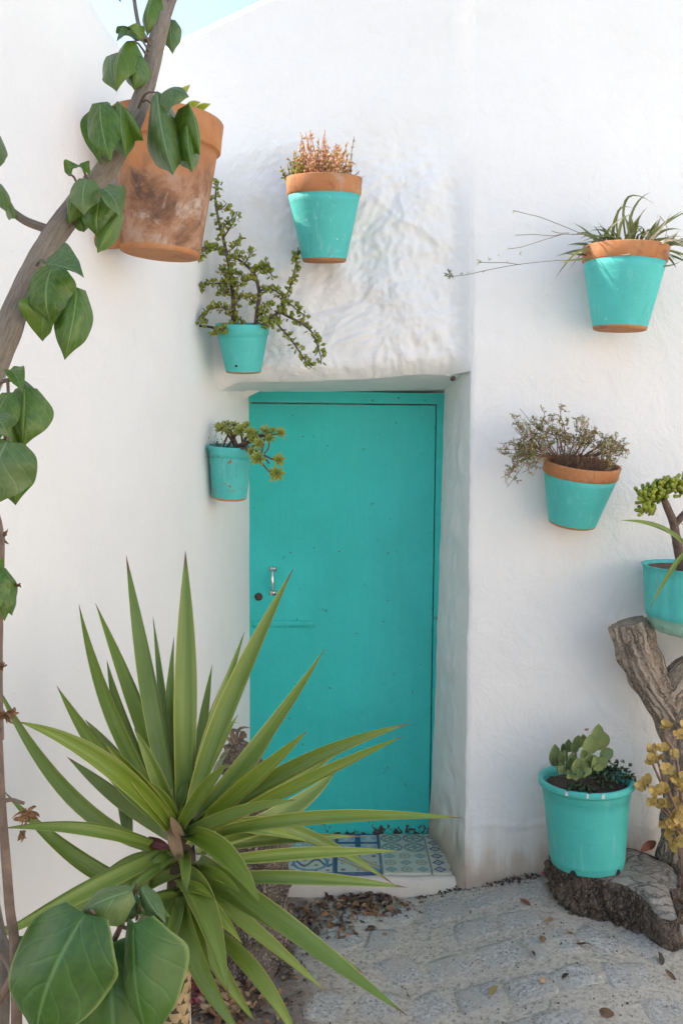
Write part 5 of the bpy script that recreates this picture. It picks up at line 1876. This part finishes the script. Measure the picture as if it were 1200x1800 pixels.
for k in range(420):
    a, q = rd.uniform(0, 6.28), R * math.sqrt(rd.random()) * .9
    b = M @ Vector((q * math.cos(a), q * math.sin(a), Hs))
    e = b + Vector((rd.uniform(-.04, .04), rd.uniform(-.03, .02), rd.uniform(.012, .065)))
    tube(thatch, [b, b.lerp(e, .5) + rvec(rd) * .006, e], [.0011, .0009, .0007], 4, 2)
build('stems', st, flat_mat('dark_twig', (0.20, 0.115, 0.08), 0.85, 0.4, 60), dry)
tag(build('foliage', fo, multi_mat('dry_leaf', [(0.34, (0.18, 0.23, 0.045)), (0.50, (0.32, 0.33, 0.09)), (0.58, (0.55, 0.38, 0.20)), (0.68, (0.60, 0.25, 0.16))], .6, .2, 45), dry), kind='stuff')
tag(build('flowers', fw, multi_mat('pale_flower', [(0.35, (0.60, 0.50, 0.30)), (0.55, (0.70, 0.62, 0.42)), (0.7, (0.55, 0.32, 0.24))], .6, .3, 45), dry), kind='stuff')
tag(build('dead_twigs', thatch, flat_mat('straw_twigs', (0.22, 0.13, 0.08), 0.85, 0.4, 60), dry), kind='stuff')

# 6 yellow sprigs in the big terracotta pot
root, M, R, Hs = big
kal = thing('serrated_plant', 'yellow serrated leaf tips poking out of the large terracotta pot', 'plant', M @ Vector((0, 0, Hs)))
MT['lime_serr'] = flat_mat('lime_serrated_leaf', (0.42, 0.44, 0.04), 0.5, 0.3, 40, trans=.4)
soilp = M @ Vector((0, 0, Hs))
for bx, by, tx, ty, w in ((300, 190, 334, 150, 22), (320, 200, 352, 180, 24), (335, 205, 370, 183, 22), (290, 205, 318, 168, 20), (300, 215, 344, 205, 22), (270, 200, 262, 182, 22)):
    mb = MB()
    A, T = P(bx, by, 2.46), P(tx, ty, 2.42)
    y = (T - A)
    L = y.length
    y.normalize()
    z = Vector((.2, -1, .3))
    z = (z - y * z.dot(y)).normalized()
    x = y.cross(z)
    n = 14
    for k in range(n):
        f = k / n
        hw_ = w * 2.45 / FPX * .5 * math.sin(math.pi * min(.97, .12 + f * .9))
        for sgn in (-1, 1):
            p0 = A + y * L * f
            p1 = A + y * L * (f + 1 / n)
            q = [p0, p1, p1 + x * sgn * hw_ * .75 + y * L * .02 + z * hw_ * .3, p0 + x * sgn * hw_ + y * L * .05 + z * hw_ * .4, p0 + x * sgn * hw_ * .7 + z * hw_ * .25]
            mb.face([mb.vert(v) for v in (q if sgn > 0 else q[::-1])])
    build('leaf', mb, MT['lime_serr'], kal)
    mb = MB()
    tube(mb, [soilp + Vector((r.uniform(-.06, .06), -.02, -.004)), A.lerp(soilp, .4), A], .003, 6, 3)
    build('stem', mb, MT['lime_serr'], kal)

# 7 finger jade and blades in the planter bowl
soilp = PM @ Vector((0, 0, .22))
jade = thing('finger_jade', 'jade plant with stubby finger-like green leaves in the ribbed bowl', 'plant', P(1192, 1000, 3.1))
mb = MB()
Z7 = lambda x, y, d: P(1080 + x / 5.458, 800 + y / 5.458, d)
tube(mb, [Z7(650, 1110, 3.1), Z7(620, 960, 3.1), Z7(580, 760, 3.09), Z7(560, 650, 3.08), Z7(500, 500, 3.06), Z7(470, 420, 3.05)], [.020, .018, .016, .015, .014, .010], 12, 5, .10, 40)
tube(mb, [Z7(570, 670, 3.08), Z7(640, 590, 3.07), Z7(720, 500, 3.06), Z7(780, 400, 3.06)], [.013, .012, .011, .008], 10, 5, .1, 40)
build('stem', mb, MT['stem_brown'], jade)
mb = MB()
lathe(mb, [(0, 0), (.10, .02), (.13, .2), (.17, .55), (.20, .82), (.17, .95), (.08, .99), (0, .985)], 10)
MT['finger'] = leaf_mat('finger_leaf', (0.12, 0.18, 0.02), (0.26, 0.32, 0.04), (0.2, 0.25, 0.05), .35, .06, False)
fing = mesh_of('leaf', mb, MT['finger'])
rj = random.Random(3)
for cx, cy, n, sx, sy in ((330, 390, 44, 105, 85), (470, 300, 40, 100, 80), (620, 300, 36, 80, 75), (330, 520, 14, 60, 35), (760, 330, 30, 90, 80)):
    c0 = Z7(cx, cy + 70, 3.06)
    for k in range(int(n * 1.5)):
        x, y = cx + rj.gauss(0, .55) * sx, cy + rj.gauss(0, .5) * sy
        p_ = Z7(x, y, 3.06 + rj.uniform(-.05, .05))
        d = (p_ - c0)
        d = (d.normalized() + rvec(rj) * .45 + Vector((0, -.35, .25))).normalized()
        q = d.to_track_quat('Z', 'Y').to_matrix().to_4x4()
        L = rj.uniform(.030, .042)
        link('leaf', fing, Matrix.Translation(p_ - d * L * .5) @ q @ Matrix.Diagonal((.036, .036, L, 1)), jade)
for a, m_, t, w in (((690, 880), (420, 690), (45, 625), .020), ((690, 880), (520, 740), (365, 652), .017), ((690, 920), (540, 1100), (330, 1478), .017), ((680, 900), (700, 760), (620, 640), .016)):
    A, Mi, T = Z7(*a, 3.0), Z7(*m_, 2.95), Z7(*t, 2.90)
    mb = MB()
    sword(mb, A, Mi * 2 - (A + T) / 2, T, w, (.0, -1, .5), keel=.25, n=14, base_w=.8)
    if a == (690, 880) and t[0] == 45:
        blades = thing('blade_plant', 'few arching narrow green blades growing from the ribbed bowl', 'plant', Z7(700, 1000, 3.02))
    build('blade', mb, MT['yucca'], blades)
mb = MB()
tube(mb, [Z7(690, 870, 3.0), Z7(700, 960, 3.01), Z7(705, 1120, 3.03)], .010, 8, 3)
build('stem', mb, MT['straw'], blades)

# 8 round fleshy leaves in the bucket
kala = thing('round_leaf_succulent', 'succulent with round fleshy grey-green leaves growing in the floor bucket', 'plant', BM @ Vector((-.01, 0, .29)))


def pad_mesh(seed):
    mb = MB()
    rows = []
    for sgn in (1, -1):
        rr = []
        for j in range(9):
            v = j / 8
            f = (math.sin(math.pi * (0.06 + .94 * v) ** 1.15) ** .6) * (1 if v > 0 else .3) if v < 1 else .0
            row = []
            for i in range(7):
                u = i / 6 * 2 - 1
                row.append((u * .5 * f, v, sgn * .045 * (1 - u * u) * f + (.30 + .2 * seed) * u * u * f + .22 * v * v))
            rr.append(row)
        mb.grid(rr, flip=sgn < 0)
    return mesh_of('leaf', mb, MT['pad'])


MT['pad'] = leaf_mat('fleshy_pad', (0.17, 0.25, 0.10), (0.27, 0.35, 0.16), (0.3, 0.33, 0.1), .5, .06, False, edge=(0.32, 0.33, 0.10))
pads = [pad_mesh(i) for i in range(2)]
MORE_PADS = [(430, 560, 400, 470, 80, 3.06, (-.5, -1, .2)), (540, 600, 540, 500, 90, 3.04, (.3, -1, .2)), (360, 640, 330, 500, 80, 3.06, (-.7, -1, .2)), (660, 600, 720, 520, 90, 3.05, (.5, -1, .5)), (580, 380, 560, 260, 90, 3.15, (-.4, -1, .1)), (300, 600, 300, 480, 80, 3.1, (.5, -1, .2)), (540, 680, 570, 600, 60, 3.01, (.6, -.8, .5)), (420, 690, 400, 620, 60, 3.01, (-.4, -.9, .5)), (640, 420, 650, 300, 90, 3.12, (.6, -1, .1)), (470, 560, 450, 470, 80, 3.05, (-.3, -.9, .6))]
Z3 = lambda x, y, d: P(930 + x / 5.805, 1250 + y / 5.805, d)
for bx, by, tx, ty, w, d, nr in (*MORE_PADS, (265, 560, 255, 315, 120, 3.12, (-.2, -1, .2)), (320, 560, 370, 390, 70, 3.09, (-.6, -1, .1)), (640, 330, 690, 110, 120, 3.14, (.1, -1, .1)), (690, 400, 740, 190, 130, 3.18, (.3, -1, .0)), (600, 440, 605, 220, 150, 3.10, (0, -1, .2)), (610, 560, 600, 415, 160, 3.05, (0, -1, .5)), (640, 580, 630, 450, 110, 3.04, (.5, -1, .4)), (720, 470, 850, 385, 110, 3.12, (.1, -1, .4)), (700, 560, 790, 480, 110, 3.08, (.2, -.8, .7)),
                                 (480, 640, 480, 455, 130, 3.04, (0, -1, .2)), (420, 630, 440, 400, 90, 3.07, (-.3, -1, .2)), (330, 630, 270, 560, 90, 3.04, (-.3, -.8, .8)), (390, 660, 380, 590, 40, 3.02, (0, -1, .2)), (495, 690, 490, 560, 60, 3.01, (0, -1, .2)), (480, 380, 500, 230, 90, 3.15, (-.2, -1, .2)), (400, 420, 400, 270, 70, 3.16, (-.3, -1, .2)), (530, 360, 530, 220, 70, 3.17, (.2, -1, .2)), (460, 430, 430, 300, 80, 3.13, (-.1, -1, .5)), (560, 640, 640, 590, 70, 3.02, (.3, -.8, .7)), (355, 440, 350, 310, 50, 3.17, (-.4, -1, .2)), (560, 500, 520, 380, 90, 3.09, (0, -1, .3)), (440, 690, 470, 640, 80, 3.01, (0, -.8, .6))):
    put_leaf(pads[(bx + by) % 2], Z3(bx, by, d), Z3(tx, ty, d - .01), w / 5.805 * d / FPX * 1.12, nr, kala)
st, fo, fl = MB(), MB(), MB()
for bx, by, tx, ty, d in ((480, 680, 470, 420, 3.08), (560, 680, 620, 300, 3.12), (380, 640, 380, 400, 3.12), (600, 640, 760, 420, 3.12), (300, 620, 270, 500, 3.1)):
    tube(st, [Z3(bx, by, d), Z3((bx + tx) / 2, (by + ty) / 2, d), Z3(tx, ty, d)], [.006, .005, .004], 7, 3, .1, 50)
build('stems', st, flat_mat('green_stem', (0.13, 0.15, 0.07), 0.6, 0.3, 40), kala)
for k in range(14):
    c0 = Z3(585, 200, 3.11)
    lens(fl, c0, rvec(r, .9), rvec(r), .012, .0035, .4)
build('flower', fl, flat_mat('faded_pink_flower', (0.42, 0.16, 0.11), 0.6, 0.4, 60, trans=.3), kala)
grc = thing('ground_cover_plant', 'dark small-leaved creeping plant at the right side of the floor bucket', 'plant', BM @ Vector((.08, -.02, .285)))
for k in range(230):
    x, y = r.gauss(800, 105), r.gauss(630, 55)
    if k > 160:
        x, y = r.gauss(500, 90), r.gauss(780, 28)
    if k > 215:
        x, y = r.gauss(1000, 20), r.gauss(655, 15)
    loc = (x - 565) / 5.805 * 3.1 / FPX
    d = 3.12 - (y - 620) / 5.805 * 3.1 / FPX / .42 * .8
    q = Z3(x, y, d)
    q.z = max(q.z, (BM @ Vector((0, 0, H - .03))).z)
    lens(fo, q, rvec(r, .3), rvec(r, 1), r.uniform(.018, .030), r.uniform(.013, .021), .2)
build('foliage', fo, multi_mat('dark_creeper', [(0.35, (0.022, 0.05, 0.022)), (0.6, (0.05, 0.085, 0.04)), (0.75, (0.09, 0.12, 0.05))], .5, .1), grc)

# 9 yellow jade in front of the driftwood
yj = thing('yellow_jade', 'yellow and pink-edged jade stems growing in front of the driftwood trunk', 'plant', P(1200, 1600, 2.95))
ZY = lambda x, y, d: P(1100 + x / 5, 1240 + y / 5, d)
MT['yj'] = leaf_mat('yellow_jade_leaf', (0.42, 0.31, 0.09), (0.58, 0.45, 0.17), (0.5, 0.4, 0.1), .38, .16, False, edge=(0.36, 0.14, 0.07))
yjm = []
for sd in range(3):
    mb = MB()
    for sgn in (1, -1):
        rows = []
        for j in range(6):
            v = j / 5
            f = math.sin(math.pi * (0.05 + .93 * v) ** 1.4) ** .6
            rows.append([(u * .5 * f, v, sgn * .06 * (1 - u * u) * f + .14 * v * v + .08 * u * u) for u in (-1, -.5, 0, .5, 1)])
        mb.grid(rows, flip=sgn < 0)
    yjm.append(mesh_of('leaf', mb, MT['yj']))
st = MB()
ry = random.Random(9)
tips = [(345, 180, 8), (445, 260, 5), (230, 390, 7), (230, 490, 8), (280, 460, 4), (330, 380, 6), (410, 430, 7), (350, 555, 6), (180, 670, 7), (140, 720, 6), (260, 760, 9), (330, 730, 8), (230, 850, 8), (290, 870, 6), (400, 620, 5), (440, 690, 6), (470, 640, 6), (480, 740, 7), (430, 970, 9), (470, 1010, 8), (390, 1010, 8), (410, 1050, 6), (470, 1100, 8), (450, 1190, 8), (410, 1230, 6), (490, 1240, 6), (370, 1120, 6), (330, 1030, 5), (480, 900, 6), (500, 180, 5), (420, 870, 5), (360, 870, 5), (560, 760, 8), (560, 950, 8), (570, 1150, 8)]
for x, y, n in tips:
    d = 2.98 + ry.uniform(-.05, .05)
    c0 = ZY(x, y, d)
    ax = Vector(((x - 420) / 400, -.7, .6 if y < 900 else .1)).normalized()
    for k in range(n):
        a = k * 2.4 + ry.uniform(-.3, .3)
        o1 = ax.orthogonal().normalized()
        o2 = ax.cross(o1)
        dv = (o1 * math.cos(a) + o2 * math.sin(a)) * ry.uniform(.6, 1) + ax * ry.uniform(.3, .9)
        L = ry.uniform(.024, .036)
        b = c0 + ax * ry.uniform(-.008, .006)
        put_leaf(yjm[k % 3], b, b + dv.normalized() * L, L * ry.uniform(.62, .85), ax + rvec(ry) * .2, yj)
for pts in ([(345, 200), (345, 290), (390, 350), (420, 450)], [(230, 400), (280, 500), (310, 600), (340, 700), (420, 880), (480, 1100), (500, 1500)], [(230, 510), (270, 600), (310, 690)], [(180, 690), (230, 770), (300, 870), (380, 950), (470, 1200), (505, 1600)], [(330, 760), (400, 830), (440, 900), (480, 1050), (510, 1400)], [(445, 270), (400, 350), (440, 480), (470, 700), (510, 1000), (520, 1400)], [(270, 850), (320, 920), (400, 990)]):
    tube(st, [ZY(x, y, 3.0) for x, y in pts], [.0035 + .0012 * i for i in range(len(pts))], 7, 4, .1, 50)
build('stems', st, flat_mat('pinkish_stem', (0.24, 0.15, 0.11), 0.7, 0.3, 50), yj)

# 10 air plant on the bark stump
air = thing('air_plant', 'small grey curly-leaved plant on top of the bark stump', 'plant', P(412, 1310, 3.0))
MT['airleaf'] = flat_mat('grey_curly_leaf', (0.25, 0.19, 0.15), 0.8, 0.35, 40)
MT['airgreen'] = flat_mat('grey_green_leaf', (0.24, 0.28, 0.17), 0.8, 0.3, 40)
Zb = lambda x, y, d: P(280 + x / 3.33, 1260 + y / 3.33, d)
for i, (a, m_, t, w) in enumerate([((450, 150), (430, 80), (500, 95), .016), ((455, 150), (470, 70), (545, 70), .012), ((440, 150), (420, 90), (440, 80), .014), ((460, 150), (500, 110), (510, 130), .016), ((430, 160), (400, 120), (420, 130), .014), ((470, 140), (490, 90), (515, 110), .013), ((440, 130), (400, 40), (470, 40), .008), ((420, 160), (380, 60), (395, 20), .007), ((400, 190), (350, 120), (350, 80), .006), ((360, 280), (380, 220), (420, 180), .02), ((320, 360), (350, 270), (400, 220), .02)]):
    A, Mi, T = Zb(*a, 2.95), Zb(*m_, 2.92), Zb(*t, 2.90)
    mb = MB()
    sword(mb, A, Mi * 2 - (A + T) / 2, T, w, (0, -1, .4), keel=.4, th=.001, n=10, base_w=.8, twist=.8)
    build('leaf', mb, MT['airgreen'] if i > 8 else MT['airleaf'], air)

# ------------------------------------------------------------------ fallen leaves and litter
def crumple(mb, p, L, r, m=0):
    d = rvec(r)
    d.z *= .35
    d.normalize()
    n = rvec(r, 1.2)
    z = (n - d * n.dot(d)).normalized()
    x = d.cross(z)
    rows, uvs = [], []
    w = L * r.uniform(.35, .6)
    c = r.uniform(-.9, 1.2)
    for j in range(5):
        v = j / 4
        f = math.sin(math.pi * (.04 + .92 * v)) ** .7
        rows.append([p + d * (v - .5) * L + x * u * w * .5 * f + z * (abs(u) * w * .35 * c * f + .12 * L * math.sin(v * 5 + c) + .05 * L * r.uniform(-1, 1)) for u in (-1, 0, 1)])
        uvs.append([(u * .5 + .5, v) for u in (-1, 0, 1)])
    mb.grid(rows, uvs, m)


def gp(px, py):
    """point where the pixel ray meets the ground"""
    Y = 3.0
    for _ in range(12):
        q = P(px, py, Y)
        g = ground_z(q.x, q.y)
        Y = (CAMZ - g) / (CAMZ - q.z) * Y
    return P(px, py, Y)


MT['litter'] = flat_mat('leaf_litter', (0.24, 0.125, 0.062), 0.9, 0.6, 18)
MT['litter_dark'] = flat_mat('dark_litter', (0.11, 0.075, 0.055), 0.95, 0.5, 25)
MT['litter_straw'] = flat_mat('straw_litter', (0.34, 0.23, 0.13), 0.85, 0.35, 25)
MT['petal'] = flat_mat('pink_petal', (0.36, 0.07, 0.11), 0.7, 0.35, 30, trans=.2)
rl = random.Random(17)
lit = MB()
for k in range(420):
    x, y = rl.gauss(640, 38), rl.gauss(1592, 13)
    if k > 290:
        x, y = rl.gauss(575, 45), rl.gauss(1622, 20)
    q = gp(x, y)
    hh = .028 * math.exp(-((x - 645) / 45) ** 2 - ((y - 1590) / 16) ** 2)
    crumple(lit, q + Vector((0, 0, rl.uniform(.002, .008) + hh * rl.random())), rl.uniform(.012, .042), rl, rl.choice([0, 0, 0, 1, 1, 2]))
tag(build('leaf_litter', lit, [MT['litter'], MT['litter_dark'], MT['litter_straw']]), 'heap of crumpled brown leaves in front of the tiled step', 'leaf litter', kind='stuff')
lit = MB()
for k in range(620):
    x, y = rl.uniform(330, 560), rl.uniform(1590, 1830)
    if x > 470 + (1830 - y) * .35 + rl.gauss(0, 25):
        continue
    q = gp(x, y)
    crumple(lit, q + Vector((0, 0, rl.uniform(.002, .010))), rl.uniform(.010, .040), rl, rl.choice([0, 1, 1, 1, 2]))
for k in range(110):
    q = gp(rl.gauss(395, 28), rl.gauss(1760, 30))
    crumple(lit, q + Vector((0, 0, rl.uniform(.004, .016))), rl.uniform(.03, .065), rl, rl.choice([0, 2, 2]))
for k in range(70):
    q = gp(rl.gauss(345, 12), rl.gauss(1720, 45))
    crumple(lit, q + Vector((0, 0, rl.uniform(.004, .03))), rl.uniform(.02, .04), rl, 3)
tag(build('garden_litter', lit, [MT['litter'], MT['litter_dark'], MT['litter_straw'], MT['petal']]), 'bed of dry leaves, soil crumbs and pink petals behind the yucca trunk', 'leaf litter', kind='stuff')
# soil clods round the stump foot
so = MB()
for k in range(260):
    q = gp(rl.gauss(445, 48), rl.gauss(1668, 40))
    s_ = rl.uniform(.006, .022)
    lens(so, q + Vector((0, 0, .002)), rvec(rl), rvec(rl), s_, s_ * .9, .8)
tag(build('soil_clods', so, soil_mat('dry_soil', (0.06, 0.045, 0.035), (0.20, 0.155, 0.12))), 'crumbly brown soil clods round the stump foot', 'soil', kind='stuff')
# gravel specks on the paving
gv = MB()
for k in range(520):
    q = gp(rl.uniform(480, 1200), rl.uniform(1570, 1830))
    s_ = rl.uniform(.003, .009) * (1.6 if rl.random() < .06 else 1)
    lens(gv, q + Vector((0, 0, .004)), rvec(rl), rvec(rl), s_, s_ * .9, .8, rl.choice([0, 0, 1]))
tag(build('gravel', gv, [flat_mat('grit', (0.24, 0.22, 0.19), 0.9, 0.5, 60), flat_mat('dark_grit', (0.07, 0.06, 0.05), 0.9, 0.4, 60)]), 'loose grit scattered on the paving', 'gravel', kind='stuff')

so = MB()
for k in range(420):
    t = rl.random()
    px_ = 730 + 235 * t
    q = gp(px_, 1574 - 40 * t ** .8 + rl.gauss(4, 4))
    s_ = rl.uniform(.004, .016)
    lens(so, q + Vector((0, 0, .003)), rvec(rl), rvec(rl), s_, s_ * .9, .7)
tag(build('dark_soil', so, soil_mat('dark_gap_soil', (0.045, 0.030, 0.022), (0.15, 0.105, 0.075))), 'dark earth gathered along the foot of the right wall', 'soil', kind='stuff')

FL = [(922, 1590, .045, 'red', 'reddish brown fallen leaf left of the log'), (963, 1622, .040, 'tan', 'pale tan fallen leaf just in front of the log'), (954, 1654, .045, 'brown', 'brown curled fallen leaf on the paving below the log'), (1000, 1643, .030, 'tan', 'tiny tan leaf bit against the front of the log'),
      (1027, 1666, .055, 'red', 'flat reddish fallen leaf in front of the log middle'), (938, 1681, .032, 'dark', 'small black shrivelled leaf on the paving'), (1192, 1660, .075, 'orange', 'big orange fallen leaf beside the log toe'), (867, 1746, .050, 'olive', 'olive brown fallen leaf in the middle of the paving'), (714, 1752, .040, 'brown', 'brown fallen leaf near the yucca leaf tip'),
      (954, 1727, .042, 'tan', 'tan fallen leaf at the bottom of the paving'), (993, 1720, .035, 'dark', 'dark thin leaf bit right of a tan fallen leaf'), (956, 1540, .040, 'pink', 'bright pink petal at the wall foot beside the bucket log'), (1140, 1507, .085, 'red', 'dull red dried bract on the log behind the bucket'), (1065, 1787, .045, 'brown', 'brown leaf at the lower right edge of the paving'), (1178, 1720, .040, 'brown', 'brown leaf crumb near the bottom right corner'), (1162, 1690, .05, 'dark', 'dark rotted leaf in front of the log toe')]
LC = {'red': (0.20, 0.06, 0.035), 'tan': (0.33, 0.22, 0.12), 'brown': (0.16, 0.09, 0.05), 'dark': (0.035, 0.028, 0.022), 'orange': (0.42, 0.19, 0.075), 'olive': (0.16, 0.13, 0.05), 'pink': (0.48, 0.05, 0.17)}
LM = {k: flat_mat('fallen_' + k, v, 0.75, 0.4, 25) for k, v in LC.items()}
for x, y, L, c_, lab in FL:
    q = gp(x, y) + Vector((0, 0, .012))
    if c_ == 'red' and x == 1140:
        q = Vector((P(x, y, 3.2).x, 3.2, .215))
    mb = MB()
    crumple(mb, Vector((0, 0, 0)), L, random.Random(x))
    o = build('fallen_leaf', mb, LM[c_], M=Matrix.Translation(q))
    tag(o, lab, 'fallen leaf', 'dry leaves fallen on the paving')
